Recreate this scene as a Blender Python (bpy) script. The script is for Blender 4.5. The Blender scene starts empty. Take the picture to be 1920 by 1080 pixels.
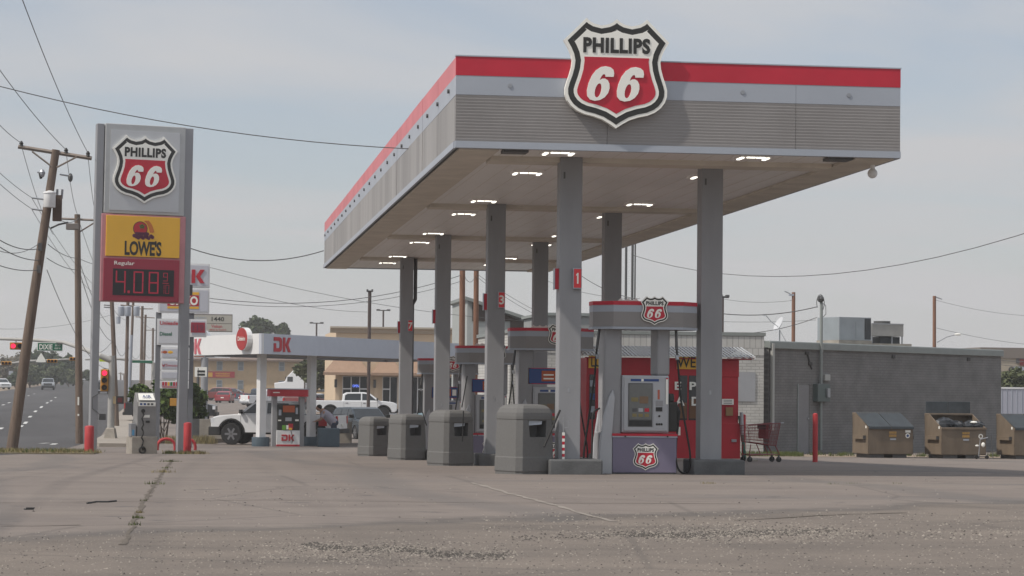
import bpy, math, random
from math import sin, cos, pi, radians
from mathutils import Vector, Matrix
random.seed(7)
scene = bpy.context.scene
col = scene.collection
# ------------------------------------------------------------------ camera
YAW, PIT, ROL, FPX = .1336, .0432, .0104, 4400.0
CP = Vector((0, 0, 1.25))
F_ = Vector((sin(YAW)*cos(PIT), cos(YAW)*cos(PIT), sin(PIT)))
R_ = Vector((cos(YAW), -sin(YAW), 0)); U_ = R_.cross(F_)
Rc = cos(ROL)*R_ + sin(ROL)*U_; Uc = cos(ROL)*U_ - sin(ROL)*R_
cd = bpy.data.cameras.new('camera'); cam = bpy.data.objects.new('camera', cd); col.objects.link(cam)
cam.matrix_world = Matrix(((Rc.x, Uc.x, -F_.x, CP.x), (Rc.y, Uc.y, -F_.y, CP.y), (Rc.z, Uc.z, -F_.z, CP.z), (0, 0, 0, 1)))
cd.sensor_width = 36; cd.lens = FPX/1920*36; cd.clip_start = .1; cd.clip_end = 12000
scene.camera = cam
# ------------------------------------------------------------------ sky, sun, exposure
SUN = Vector((-.60, -.20, .775)).normalized()
EL = math.asin(SUN.z)
w = bpy.data.worlds.new('World'); scene.world = w; w.use_nodes = True
nt = w.node_tree; N = nt.nodes; L = nt.links; N.clear()
out = N.new('ShaderNodeOutputWorld'); bg = N.new('ShaderNodeBackground'); bg.inputs[1].default_value = .1
sky = N.new('ShaderNodeTexSky'); sky.sky_type = 'NISHITA'; sky.sun_disc = False
sky.sun_elevation = EL; sky.sun_rotation = math.atan2(SUN.x, SUN.y); sky.dust_density = 2.5; sky.altitude = 800
tc = N.new('ShaderNodeTexCoord'); sep = N.new('ShaderNodeSeparateXYZ'); L.new(tc.outputs['Generated'], sep.inputs[0])
# project the view direction on a cloud layer so that the cirrus streaks flatten towards the horizon
zc = N.new('ShaderNodeMath'); zc.operation = 'MAXIMUM'; zc.inputs[1].default_value = 0.0; L.new(sep.outputs[2], zc.inputs[0])
za = N.new('ShaderNodeMath'); za.operation = 'ADD'; za.inputs[1].default_value = .10; L.new(zc.outputs[0], za.inputs[0])
dv = []
for k in (0, 1):
    d = N.new('ShaderNodeMath'); d.operation = 'DIVIDE'; L.new(sep.outputs[k], d.inputs[0]); L.new(za.outputs[0], d.inputs[1]); dv.append(d)
cmb = N.new('ShaderNodeCombineXYZ'); L.new(dv[0].outputs[0], cmb.inputs[0]); L.new(dv[1].outputs[0], cmb.inputs[1])
mp = N.new('ShaderNodeMapping'); mp.inputs['Rotation'].default_value = (0, 0, .45); mp.inputs['Scale'].default_value = (.75, 1.15, 1); mp.inputs['Location'].default_value = (2.15, .35, 0)
L.new(cmb.outputs[0], mp.inputs[0])
nz = N.new('ShaderNodeTexNoise'); nz.inputs['Scale'].default_value = 1.0; nz.inputs['Detail'].default_value = 7; nz.inputs['Roughness'].default_value = .52; nz.inputs['Distortion'].default_value = .5
L.new(mp.outputs[0], nz.inputs['Vector'])
rp = N.new('ShaderNodeValToRGB'); rp.color_ramp.elements[0].position = .38; rp.color_ramp.elements[0].color = (.42, .42, .42, 1)
rp.color_ramp.elements[1].position = .62; rp.color_ramp.elements[1].color = (1, 1, 1, 1); L.new(nz.outputs[0], rp.inputs[0])
cc = N.new('ShaderNodeValToRGB')       # colour of the thin cloud: warmer and greyer low down
cc.color_ramp.elements[0].position = 0.0; cc.color_ramp.elements[0].color = (.485, .481, .483, 1)
cc.color_ramp.elements[1].position = .24; cc.color_ramp.elements[1].color = (.515, .530, .560, 1)
ce = cc.color_ramp.elements.new(.75); ce.color = (.78, .81, .85, 1)   # thin high cloud glows towards the sun overhead
L.new(zc.outputs[0], cc.inputs[0])
sc_ = N.new('ShaderNodeMix'); sc_.data_type = 'RGBA'; sc_.blend_type = 'MULTIPLY'; sc_.inputs[0].default_value = 1
L.new(cc.outputs[0], sc_.inputs[6]); sc_.inputs[7].default_value = (10, 10, 10, 1)
mx = N.new('ShaderNodeMix'); mx.data_type = 'RGBA'
lo = N.new('ShaderNodeMapRange'); lo.inputs[1].default_value = 0; lo.inputs[2].default_value = .16; lo.inputs[3].default_value = 1.0; lo.inputs[4].default_value = 0.0
L.new(zc.outputs[0], lo.inputs[0])
mxf = N.new('ShaderNodeMath'); mxf.operation = 'MAXIMUM'; L.new(rp.outputs[0], mxf.inputs[0]); L.new(lo.outputs[0], mxf.inputs[1])
L.new(mxf.outputs[0], mx.inputs[0]); L.new(sky.outputs[0], mx.inputs[6]); L.new(sc_.outputs[2], mx.inputs[7])
L.new(mx.outputs[2], bg.inputs[0]); L.new(bg.outputs[0], out.inputs[0])
sd = bpy.data.lights.new('sun', 'SUN'); so = bpy.data.objects.new('sun', sd); col.objects.link(so)
sd.energy = 3.0; sd.angle = radians(1.5); sd.color = (1, .93, .84)
so.rotation_euler = SUN.to_track_quat('Z', 'Y').to_euler(); so.location = (-30, 0, 40)
scene.view_settings.view_transform = 'Standard'; scene.view_settings.look = 'None'
scene.view_settings.exposure = 0.17; scene.view_settings.gamma = 1; scene.view_settings.use_curve_mapping = False
scene.cycles.max_bounces = 6; scene.cycles.transparent_max_bounces = 8
scene.cycles.use_denoising = True

# ------------------------------------------------------------------ geometry helpers
PROF = [(-50, 0), (31, 0), (38, -.13), (72, -.80), (88, -1.0), (125, -1.45), (173, -.85), (290, -.68), (370, .4), (600, 2.6), (6000, 3.2)]
def gz(y):
    for (a, za_), (b, zb_) in zip(PROF, PROF[1:]):
        if y <= b: return za_ + (zb_-za_)*(y-a)/(b-a)
    return PROF[-1][1]
def ray(px, py):
    a, b = px-960, py-540
    return F_*FPX + Rc*a - Uc*b
def at(px, py, Y):            # point of the picture line through (px, py) at the real distance Y
    d = ray(px, py); return CP + d*(Y/d.y)
def G(px, py):                # where that line meets the ground
    d = ray(px, py); y = 8.0
    while y < 900:
        if CP.z + d.z*y/d.y <= gz(y): break
        y += .05 if y < 120 else .5
    p = CP + d*(y/d.y); p.z = gz(y); return p
def gp(px, Y):                # ground point in the column px at distance Y
    p = at(px, 728, Y); return Vector((p.x, Y, gz(Y)))

MATS = {}
def mat(name, rgb, rough=.7, metal=0.0, var=.0, scale=3.0, bump=0.0, bscale=40.0, spec=.4, emit=None, estr=1.0, alpha=1.0, dirt=None, stretch=(1, 1, 1)):
    if name in MATS: return MATS[name]
    m = bpy.data.materials.new(name); m.use_nodes = True
    t = m.node_tree; b = t.nodes['Principled BSDF']
    b.inputs['Base Color'].default_value = (*rgb, 1); b.inputs['Roughness'].default_value = rough
    b.inputs['Metallic'].default_value = metal; b.inputs['Specular IOR Level'].default_value = spec
    if var or bump or dirt:
        tx = t.nodes.new('ShaderNodeTexCoord'); mpg = t.nodes.new('ShaderNodeMapping'); mpg.inputs['Scale'].default_value = stretch
        t.links.new(tx.outputs['Object'], mpg.inputs[0])
    if var or dirt:
        n = t.nodes.new('ShaderNodeTexNoise'); n.inputs['Scale'].default_value = scale; n.inputs['Detail'].default_value = 6; n.inputs['Roughness'].default_value = .6
        t.links.new(mpg.outputs[0], n.inputs['Vector'])
        r = t.nodes.new('ShaderNodeValToRGB'); r.color_ramp.elements[0].position = .32; r.color_ramp.elements[1].position = .68
        lo_ = dirt if dirt else tuple(c*(1-var) for c in rgb)
        r.color_ramp.elements[0].color = (*lo_, 1); r.color_ramp.elements[1].color = (*[min(1, c*(1+var*.6)) for c in rgb], 1)
        t.links.new(n.outputs[0], r.inputs[0]); t.links.new(r.outputs[0], b.inputs['Base Color'])
    if bump:
        n2 = t.nodes.new('ShaderNodeTexNoise'); n2.inputs['Scale'].default_value = bscale; n2.inputs['Detail'].default_value = 4
        t.links.new(tx.outputs['Object'], n2.inputs['Vector'])
        bp = t.nodes.new('ShaderNodeBump'); bp.inputs['Strength'].default_value = bump; bp.inputs['Distance'].default_value = .02
        t.links.new(n2.outputs[0], bp.inputs['Height']); t.links.new(bp.outputs[0], b.inputs['Normal'])
    if emit:
        b.inputs['Emission Color'].default_value = (*emit, 1); b.inputs['Emission Strength'].default_value = estr
    MATS[name] = m; return m
def brick_mat(name, c1, c2, mortar, bw=.4, bh=.2, axis='XZ', ms=.012, var=.2, rotz=0):
    m = bpy.data.materials.new(name); m.use_nodes = True; t = m.node_tree; b = t.nodes['Principled BSDF']; b.inputs['Roughness'].default_value = .85
    tx = t.nodes.new('ShaderNodeTexCoord'); s = t.nodes.new('ShaderNodeSeparateXYZ'); c = t.nodes.new('ShaderNodeCombineXYZ')
    t.links.new(tx.outputs['Object'], s.inputs[0])
    t.links.new(s.outputs[0 if axis == 'XZ' else 1], c.inputs[0]); t.links.new(s.outputs[2], c.inputs[1])
    br = t.nodes.new('ShaderNodeTexBrick'); br.inputs['Scale'].default_value = 1; br.inputs['Brick Width'].default_value = bw; br.inputs['Row Height'].default_value = bh
    br.inputs['Mortar Size'].default_value = ms; br.inputs['Mortar Smooth'].default_value = .3
    br.inputs['Color1'].default_value = (*c1, 1); br.inputs['Color2'].default_value = (*c2, 1); br.inputs['Mortar'].default_value = (*mortar, 1)
    t.links.new(c.outputs[0], br.inputs['Vector'])
    n = t.nodes.new('ShaderNodeTexNoise'); n.inputs['Scale'].default_value = 1.3; n.inputs['Detail'].default_value = 6; t.links.new(tx.outputs['Object'], n.inputs['Vector'])
    mr = t.nodes.new('ShaderNodeMapRange'); mr.inputs[1].default_value = .3; mr.inputs[2].default_value = .7; mr.inputs[3].default_value = 1-var; mr.inputs[4].default_value = 1+var*.5; t.links.new(n.outputs[0], mr.inputs[0])
    mm = t.nodes.new('ShaderNodeVectorMath'); mm.operation = 'SCALE'; t.links.new(br.outputs[0], mm.inputs[0]); t.links.new(mr.outputs[0], mm.inputs['Scale'])
    t.links.new(mm.outputs[0], b.inputs['Base Color'])
    bp = t.nodes.new('ShaderNodeBump'); bp.inputs['Strength'].default_value = .6; bp.inputs['Distance'].default_value = .015; bp.invert = True
    t.links.new(br.outputs['Fac'], bp.inputs['Height']); t.links.new(bp.outputs[0], b.inputs['Normal'])
    MATS[name] = m; return m
def leaf_mat(name, dark, light, scale=.8):
    m = bpy.data.materials.new(name); m.use_nodes = True; t = m.node_tree; b = t.nodes['Principled BSDF']; b.inputs['Roughness'].default_value = .75; b.inputs['Specular IOR Level'].default_value = .2
    tx = t.nodes.new('ShaderNodeTexCoord'); n = t.nodes.new('ShaderNodeTexNoise'); n.inputs['Scale'].default_value = scale; n.inputs['Detail'].default_value = 8; n.inputs['Roughness'].default_value = .7
    t.links.new(tx.outputs['Object'], n.inputs['Vector'])
    r = t.nodes.new('ShaderNodeValToRGB'); r.color_ramp.elements[0].position = .35; r.color_ramp.elements[1].position = .65
    r.color_ramp.elements[0].color = (*dark, 1); r.color_ramp.elements[1].color = (*light, 1)
    t.links.new(n.outputs[0], r.inputs[0]); t.links.new(r.outputs[0], b.inputs['Base Color'])
    MATS[name] = m; return m

def tag(o, label=None, cat=None, group=None, kind=None):
    if label: o['label'] = label
    if cat: o['category'] = cat
    if group: o['group'] = group
    if kind: o['kind'] = kind
    return o
def empty(name, loc=(0, 0, 0), rz=0, label=None, cat=None, group=None, rot=None):
    o = bpy.data.objects.new(name, None); col.objects.link(o); o.location = loc
    o.rotation_euler = rot if rot else (0, 0, rz); o.empty_display_size = .3
    return tag(o, label, cat, group)

def text_geo(s, h, width=None, bold=0.0, shear=0.0, ext=0.0, spacing=1.0):
    """built-in font lettering: centred on the origin in the XZ plane, facing -Y, capital height h"""
    cu = bpy.data.curves.new('t', 'FONT'); cu.body = s; cu.size = 1; cu.offset = bold; cu.shear = shear; cu.extrude = .001; cu.space_character = spacing; cu.resolution_u = 3
    ob = bpy.data.objects.new('t', cu); col.objects.link(ob); bpy.context.view_layer.update()
    me = bpy.data.meshes.new_from_object(ob.evaluated_get(bpy.context.evaluated_depsgraph_get()))
    vs = [v.co.copy() for v in me.vertices]; fs = [tuple(p.vertices) for p in me.polygons]
    bpy.data.objects.remove(ob); bpy.data.meshes.remove(me); bpy.data.curves.remove(cu)
    x0 = min(v.x for v in vs); x1 = max(v.x for v in vs); y0 = min(v.y for v in vs); y1 = max(v.y for v in vs)
    sy = h/(y1-y0); sx = (width/(x1-x0)) if width else sy
    vs = [Vector(((v.x-(x0+x1)/2)*sx, -ext if v.z > 0 else 0.0, (v.y-(y0+y1)/2)*sy)) for v in vs]
    return vs, fs

class MB:
    def __init__(s): s.v = []; s.f = []; s.mi = []; s.mats = []
    def add(s, vs, fs, m, M=None):
        b = len(s.v)
        s.v += [tuple(M @ Vector(v)) if M else tuple(v) for v in vs]
        if m not in s.mats: s.mats.append(m)
        k = s.mats.index(m)
        for f in fs: s.f.append(tuple(b+i for i in f)); s.mi.append(k)
        return s
    def box(s, x0, x1, y0, y1, z0, z1, m, M=None):
        vs = [(x0, y0, z0), (x1, y0, z0), (x1, y1, z0), (x0, y1, z0), (x0, y0, z1), (x1, y0, z1), (x1, y1, z1), (x0, y1, z1)]
        return s.add(vs, [(0, 3, 2, 1), (4, 5, 6, 7), (0, 1, 5, 4), (1, 2, 6, 5), (2, 3, 7, 6), (3, 0, 4, 7)], m, M)
    def tube(s, pts, r, m, n=8, cap=True, M=None):
        pts = [Vector(p) for p in pts]; rs = r if isinstance(r, (list, tuple)) else [r]*len(pts)
        vs = []; fs = []
        up = Vector((0, 0, 1)); d0 = (pts[1]-pts[0]).normalized()
        if abs(d0.dot(up)) > .9: up = Vector((1, 0, 0))
        a = d0.cross(up).normalized()
        for i, p in enumerate(pts):
            if i == 0: d = pts[1]-pts[0]
            elif i == len(pts)-1: d = pts[i]-pts[i-1]
            else: d = (pts[i+1]-pts[i]).normalized() + (pts[i]-pts[i-1]).normalized()
            d.normalize(); a = (a - d*a.dot(d)).normalized(); b = d.cross(a)
            for k in range(n):
                t = 2*pi*k/n; vs.append(p + (a*cos(t) + b*sin(t))*rs[i])
        for i in range(len(pts)-1):
            for k in range(n):
                k2 = (k+1) % n; fs.append((i*n+k, i*n+k2, (i+1)*n+k2, (i+1)*n+k))
        if cap: fs.append(tuple(range(n-1, -1, -1))); fs.append(tuple((len(pts)-1)*n+k for k in range(n)))
        return s.add(vs, fs, m, M)
    def lathe(s, prof, m, n=16, M=None):      # (radius, z) pairs round Z
        vs = []; fs = []
        for r, z in prof:
            for k in range(n): vs.append((r*cos(2*pi*k/n), r*sin(2*pi*k/n), z))
        for i in range(len(prof)-1):
            for k in range(n): fs.append((i*n+k, i*n+(k+1) % n, (i+1)*n+(k+1) % n, (i+1)*n+k))
        fs.append(tuple(range(n-1, -1, -1))); fs.append(tuple((len(prof)-1)*n+k for k in range(n)))
        return s.add(vs, fs, m, M)
    def prism(s, poly, a0, a1, m, axis='Y', M=None):   # poly in XZ extruded on Y; or XY extruded on Z; or YZ on X
        def P(u, v, a): return {'Y': (u, a, v), 'Z': (u, v, a), 'X': (a, u, v)}[axis]
        n = len(poly); vs = [P(u, v, a0) for u, v in poly] + [P(u, v, a1) for u, v in poly]
        fs = [tuple(range(n)), tuple(range(2*n-1, n-1, -1))] + [(i, (i+1) % n + 0, (i+1) % n + n, i+n) for i in range(n)]
        fs = [fs[0], fs[1]] + [tuple(reversed(f)) for f in fs[2:]]
        return s.add(vs, fs, m, M)
    def text(s, t, h, m, M=None, **k):
        v, f = text_geo(t, h, **k); return s.add(v, f, m, M)
    def ball(s, c, r, m, n=10, sq=(1, 1, 1), M=None):
        vs = []; fs = []; q = n//2+1
        for i in range(q+1):
            ph = pi*i/q
            for k in range(n): vs.append((c[0]+r*sq[0]*sin(ph)*cos(2*pi*k/n), c[1]+r*sq[1]*sin(ph)*sin(2*pi*k/n), c[2]+r*sq[2]*cos(ph)))
        for i in range(q):
            for k in range(n): fs.append((i*n+k, (i+1)*n+k, (i+1)*n+(k+1) % n, i*n+(k+1) % n))
        return s.add(vs, fs, m, M)
    def build(s, name, parent=None, smooth=False, bevel=0.0, seg=2, fix=True, loc=None, ang=40):
        me = bpy.data.meshes.new(name); me.from_pydata(s.v, [], s.f)
        for m in s.mats: me.materials.append(m)
        me.polygons.foreach_set('material_index', s.mi)
        if fix:
            import bmesh
            bm = bmesh.new(); bm.from_mesh(me); bmesh.ops.recalc_face_normals(bm, faces=bm.faces); bm.to_mesh(me); bm.free()
        if smooth:
            me.polygons.foreach_set('use_smooth', [True]*len(me.polygons))
            me.set_sharp_from_angle(angle=radians(ang))
        me.update(); o = bpy.data.objects.new(name, me); col.objects.link(o)
        if parent: o.parent = parent
        if loc is not None: o.location = loc
        if bevel:
            bv = o.modifiers.new('bevel', 'BEVEL'); bv.width = bevel; bv.segments = seg; bv.limit_method = 'ANGLE'; bv.angle_limit = radians(35)
        return o
def children(o): return list(o.children)
def copy_tree(o, parent=None):
    c = o.copy(); col.objects.link(c); c.parent = parent
    for ch in children(o): copy_tree(ch, c)
    return c
def T(x=0, y=0, z=0, rz=0, ry=0, rx=0, s=1):
    return Matrix.Translation((x, y, z)) @ Matrix.Rotation(rz, 4, 'Z') @ Matrix.Rotation(ry, 4, 'Y') @ Matrix.Rotation(rx, 4, 'X') @ Matrix.Scale(s, 4)

# ------------------------------------------------------------------ materials
M_white = mat('white_paint', (.72, .72, .72), .5, var=.08, scale=2)
M_cream = mat('emblem_white', (.84, .83, .77), .45)
M_black = mat('black_paint', (.03, .03, .028), .5)
M_red = mat('brand_red', (.50, .022, .045), .45, var=.10, scale=1.5)
M_redfade = mat('faded_red', (.58, .20, .22), .6, var=.12, scale=1.2)
M_lgrey = mat('fascia_light_grey', (.36, .39, .44), .5, var=.05, scale=.8)
M_grey = mat('fascia_grey', (.255, .242, .236), .5, var=.12, scale=.7)
M_greyL = mat('weathered_fascia_grey', (.31, .30, .295), .6, var=.28, scale=.55, stretch=(1, 1.6, .10))
M_col = mat('column_grey', (.285, .288, .30), .6, var=.16, scale=1.2, stretch=(1, 1, .25))
M_steel = mat('brushed_metal', (.36, .37, .39), .35, metal=.6, var=.1, scale=4)
M_dsteel = mat('dark_metal', (.10, .10, .10), .5, metal=.3)
M_rub = mat('black_rubber', (.018, .018, .018), .7)
M_glass = mat('dark_glass', (.02, .024, .028), .08, spec=.6)
M_conc = mat('concrete_pale', (.33, .30, .26), .9, var=.2, scale=3, bump=.3, bscale=30)
M_concd = mat('concrete_grey_shade', (.115, .118, .12), .85, var=.2, scale=4, bump=.3, bscale=30)  # dark grey holds the footings' shade in the base colour
M_wood = mat('weathered_pole_wood', (.155, .115, .090), .9, var=.3, scale=4, stretch=(3, 3, .25), bump=.4, bscale=25)
M_woodr = mat('brown_pole_wood', (.22, .115, .075), .9, var=.3, scale=4, stretch=(3, 3, .25), bump=.3, bscale=25)
M_green = mat('sign_green', (.012, .13, .07), .5)
M_wire = mat('wire_black', (.10, .10, .10), .7)
M_lampon = mat('lit_tube', (.9, .9, .85), .4, emit=(1, .96, .85), estr=1.7)
M_redon = mat('lit_red_signal', (.6, .02, .05), .4, emit=(1, .03, .10), estr=1.2)
M_sigy = mat('signal_yellow', (.50, .25, .04), .5, var=.1)
M_tyre = mat('tyre_rubber', (.022, .022, .023), .8)
M_rim = mat('alloy_rim', (.25, .25, .26), .35, metal=.7)
M_rimd = mat('black_rim', (.03, .03, .032), .4, metal=.3)
M_tail = mat('tail_lamp_red', (.40, .01, .015), .25)
M_head = mat('head_lamp_clear', (.65, .67, .70), .15)
M_trim = mat('black_trim', (.03, .03, .03), .6)
M_yel = mat('sign_yellow', (.76, .43, .05), .5, var=.06, scale=1)

# ------------------------------------------------------------------ ground
def ground_material():
    m = bpy.data.materials.new('worn_lot_concrete'); m.use_nodes = True; t = m.node_tree; nn = t.nodes; ll = t.links
    b = nn['Principled BSDF']; b.inputs['Roughness'].default_value = .9; b.inputs['Specular IOR Level'].default_value = .25
    tx = nn.new('ShaderNodeTexCoord'); sp = nn.new('ShaderNodeSeparateXYZ'); ll.new(tx.outputs['Object'], sp.inputs[0])
    def noise(scale, detail=6, rough=.6, st=None, off=0):
        n = nn.new('ShaderNodeTexNoise'); n.inputs['Scale'].default_value = scale; n.inputs['Detail'].default_value = detail; n.inputs['Roughness'].default_value = rough
        mpp = nn.new('ShaderNodeMapping'); mpp.inputs['Scale'].default_value = st or (1, 1, 1); mpp.inputs['Location'].default_value = (off, off*.7, 0)
        ll.new(tx.outputs['Object'], mpp.inputs[0]); ll.new(mpp.outputs[0], n.inputs['Vector']); return n.outputs[0]
    def ramp(v, p0, c0, p1, c1):
        r = nn.new('ShaderNodeValToRGB'); r.color_ramp.elements[0].position = p0; r.color_ramp.elements[1].position = p1
        r.color_ramp.elements[0].color = (*c0, 1); r.color_ramp.elements[1].color = (*c1, 1); ll.new(v, r.inputs[0]); return r.outputs[0]
    def mix(f, a, c, mode='MIX'):
        x = nn.new('ShaderNodeMix'); x.data_type = 'RGBA'; x.blend_type = mode
        if isinstance(f, (int, float)): x.inputs[0].default_value = f
        else: ll.new(f, x.inputs[0])
        ll.new(a, x.inputs[6]); ll.new(c, x.inputs[7]); return x.outputs[2]
    base = ramp(noise(.35), .3, (.165, .140, .125), .7, (.222, .190, .168))
    base = mix(.5, base, ramp(noise(1.6, 8, .65, (.35, 1, 1), 5), .3, (.145, .122, .108), .7, (.218, .186, .164)))
    # dusty patches and grey wear streaks
    base = mix(ramp(noise(.22, 5, .55, (.5, 1.6, 1), 11), .52, (0, 0, 0), .68, (.7, .7, .7)), base, ramp(noise(9), .2, (.19, .162, .14), .8, (.25, .215, .185)))
    base = mix(ramp(noise(.16, 6, .6, (.6, 2.2, 1), 27), .56, (0, 0, 0), .70, (.55, .55, .55)), base, ramp(noise(4), .2, (.105, .10, .10), .8, (.135, .128, .125)))
    base = mix(ramp(noise(2.2, 3, .5, (1, 1, 1), 41), .63, (0, 0, 0), .72, (.6, .6, .6)), base, ramp(noise(7), .2, (.075, .07, .068), .8, (.11, .10, .098)))
    wvt = nn.new('ShaderNodeTexWave'); wvt.inputs['Scale'].default_value = .05; wvt.inputs['Distortion'].default_value = 7; wvt.inputs['Detail'].default_value = 3; wvt.inputs['Detail Scale'].default_value = .5; ll.new(tx.outputs['Object'], wvt.inputs['Vector'])
    base = mix(ramp(wvt.outputs[1], .93, (0, 0, 0), .99, (.4, .4, .4)), base, ramp(noise(6), .2, (.10, .094, .09), .8, (.14, .13, .125)))
    # old asphalt with aggregate in front: border wanders with noise
    bn = noise(.5, 6, .65, (1, 1, 1), 3)
    e = nn.new('ShaderNodeMath'); e.operation = 'MULTIPLY_ADD'; ll.new(sp.outputs[0], e.inputs[0]); e.inputs[1].default_value = .62; e.inputs[2].default_value = 18.9
    e2 = nn.new('ShaderNodeMath'); e2.operation = 'MULTIPLY_ADD'; ll.new(bn, e2.inputs[0]); e2.inputs[1].default_value = 3.2; ll.new(e.outputs[0], e2.inputs[2])
    e3 = nn.new('ShaderNodeMath'); e3.operation = 'SUBTRACT'; ll.new(e2.outputs[0], e3.inputs[0]); ll.new(sp.outputs[1], e3.inputs[1])
    msk = nn.new('ShaderNodeMapRange'); msk.inputs[1].default_value = 0; msk.inputs[2].default_value = .35; ll.new(e3.outputs[0], msk.inputs[0])
    asp = ramp(noise(38, 3, .8), .30, (.075, .064, .055), .72, (.265, .222, .185))
    asp = mix(.55, asp, ramp(noise(.9, 6, .6, (.5, 1, 1), 9), .35, (.115, .10, .09), .65, (.21, .178, .152)))
    base = mix(msk.outputs[0], base, asp)
    # dark lip where the sheets of paving meet
    lip = nn.new('ShaderNodeMapRange'); lip.inputs[1].default_value = .55; lip.inputs[2].default_value = 0; lip.inputs[3].default_value = 0; lip.inputs[4].default_value = .65
    ab = nn.new('ShaderNodeMath'); ab.operation = 'ABSOLUTE'; ll.new(e3.outputs[0], ab.inputs[0]); ll.new(ab.outputs[0], lip.inputs[0])
    dk = nn.new('ShaderNodeRGB'); dk.outputs[0].default_value = (.085, .078, .072, 1)
    base = mix(lip.outputs[0], base, dk.outputs[0])
    # fine cracks
    vo = nn.new('ShaderNodeTexVoronoi'); vo.feature = 'DISTANCE_TO_EDGE'; vo.inputs['Scale'].default_value = .22
    wv = nn.new('ShaderNodeVectorMath'); wv.operation = 'MULTIPLY_ADD'; ll.new(nn.new('ShaderNodeTexNoise').outputs[1], wv.inputs[0])
    wv.inputs[1].default_value = (1.2, 1.2, 0); ll.new(tx.outputs['Object'], wv.inputs[2]); ll.new(wv.outputs[0], vo.inputs['Vector'])
    cr = ramp(vo.outputs[0], .003, (.32, .32, .32), .010, (0, 0, 0))
    ck = nn.new('ShaderNodeRGB'); ck.outputs[0].default_value = (.08, .072, .066, 1)
    base = mix(cr, base, ck.outputs[0])
    ll.new(base, b.inputs['Base Color'])
    bp = nn.new('ShaderNodeBump'); bp.inputs['Strength'].default_value = .5; bp.inputs['Distance'].default_value = .012
    ll.new(noise(26, 5, .75), bp.inputs['Height']); ll.new(bp.outputs[0], b.inputs['Normal'])
    return m
M_ground = ground_material()
M_road = mat('road_asphalt', (.062, .059, .060), .9, var=.22, scale=.25, stretch=(1, .12, 1))
M_walk = mat('sidewalk_concrete', (.30, .265, .225), .9, var=.15, scale=.8)
M_dirt = mat('dry_shoulder', (.27, .21, .155), .95, var=.3, scale=1.5)
M_dryg = mat('dry_grass_soil', (.20, .165, .105), .95, var=.45, scale=3)
ys = [-40, 0, 10, 20, 31, 34, 38, 45, 55, 64, 72, 80, 88, 100, 112, 125, 140, 155, 173, 200, 240, 290, 330, 370, 440, 520, 600, 1200, 3000, 6000]
g = MB(); xs = [-4000, -600, -60, 0, 60, 600, 4000]
g.add([(x, y, gz(y)) for y in ys for x in xs], [(j*7+i, j*7+i+1, (j+1)*7+i+1, (j+1)*7+i) for j in range(len(ys)-1) for i in range(6)], M_ground)
tag(g.build('ground', fix=False), kind='structure')
def strip(name, rows, m, dz=.004, thick=0.0, label=None):   # rows: (Y, x_left, x_right)
    full = []
    for (y0, a0, b0), (y1, a1, b1) in zip(rows, rows[1:]):
        cuts = [y0] + [y for y in ys if y0 < y < y1]
        for y in cuts:
            t_ = (y-y0)/(y1-y0); full.append((y, a0+(a1-a0)*t_, b0+(b1-b0)*t_))
    full.append(rows[-1])
    q = MB(); n = len(full)
    vs = [(x, y, gz(y)+dz+thick) for y, a, b in full for x in (a, b)]
    fs = [(2*i, 2*i+1, 2*i+3, 2*i+2) for i in range(n-1)]
    if thick:
        vs += [(x, y, gz(y)-.02) for y, a, b in full for x in (a, b)]; o = 2*n
        fs += [(2*i, 2*i+2, o+2*i+2, o+2*i) for i in range(n-1)] + [(2*i+1, o+2*i+1, o+2*i+3, 2*i+3) for i in range(n-1)] + [(0, o, o+1, 1), (2*n-2, 2*n-1, o+2*n-1, o+2*n-2)]
    q.add(vs, fs, m); o = q.build(name, fix=bool(thick)); return tag(o, label, kind='structure')
def xg(px, Y): return at(px, 728, Y).x
# the boulevard on the left, rising and bending away to the right
road_rows = [(60, xg(-1500, 60), xg(-40, 60)), (76, xg(-1400, 76), xg(110, 76)), (100, xg(-1000, 100), xg(168, 100)), (125, xg(-700, 125), xg(190, 125)), (173, xg(-420, 173), xg(218, 173)),
             (240, xg(-210, 240), xg(240, 240)), (290, xg(-100, 290), xg(246, 290)), (370, xg(20, 370), xg(252, 370)), (450, xg(90, 450), xg(257, 450)), (600, xg(155, 600), xg(262, 600))]
strip('road', road_rows, M_road)
strip('sidewalk', [(86, xg(188, 86), xg(246, 86)), (96, xg(176, 96), xg(246, 96)), (125, xg(197, 125), xg(246, 125)), (173, xg(224, 173), xg(252, 173)), (240, xg(242, 240), xg(256, 240)), (290, xg(247, 290), xg(258, 290)), (600, xg(263, 600), xg(266, 600))], M_walk, thick=.13)
strip('shoulder', [(173, xg(-900, 173), xg(-421, 173)), (240, xg(-600, 240), xg(-211, 240)), (290, xg(-400, 290), xg(-101, 290)), (370, xg(-200, 370), xg(19, 370)), (450, xg(-80, 450), xg(89, 450)), (600, xg(80, 600), xg(154, 600))], M_dirt, dz=.008)
strip('grass_verge', [(68, xg(-120, 68), xg(178, 68)), (72.5, xg(-90, 72.5), xg(190, 72.5)), (75, xg(-60, 75), xg(140, 75))], M_dryg, dz=.006, thick=.03)
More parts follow.
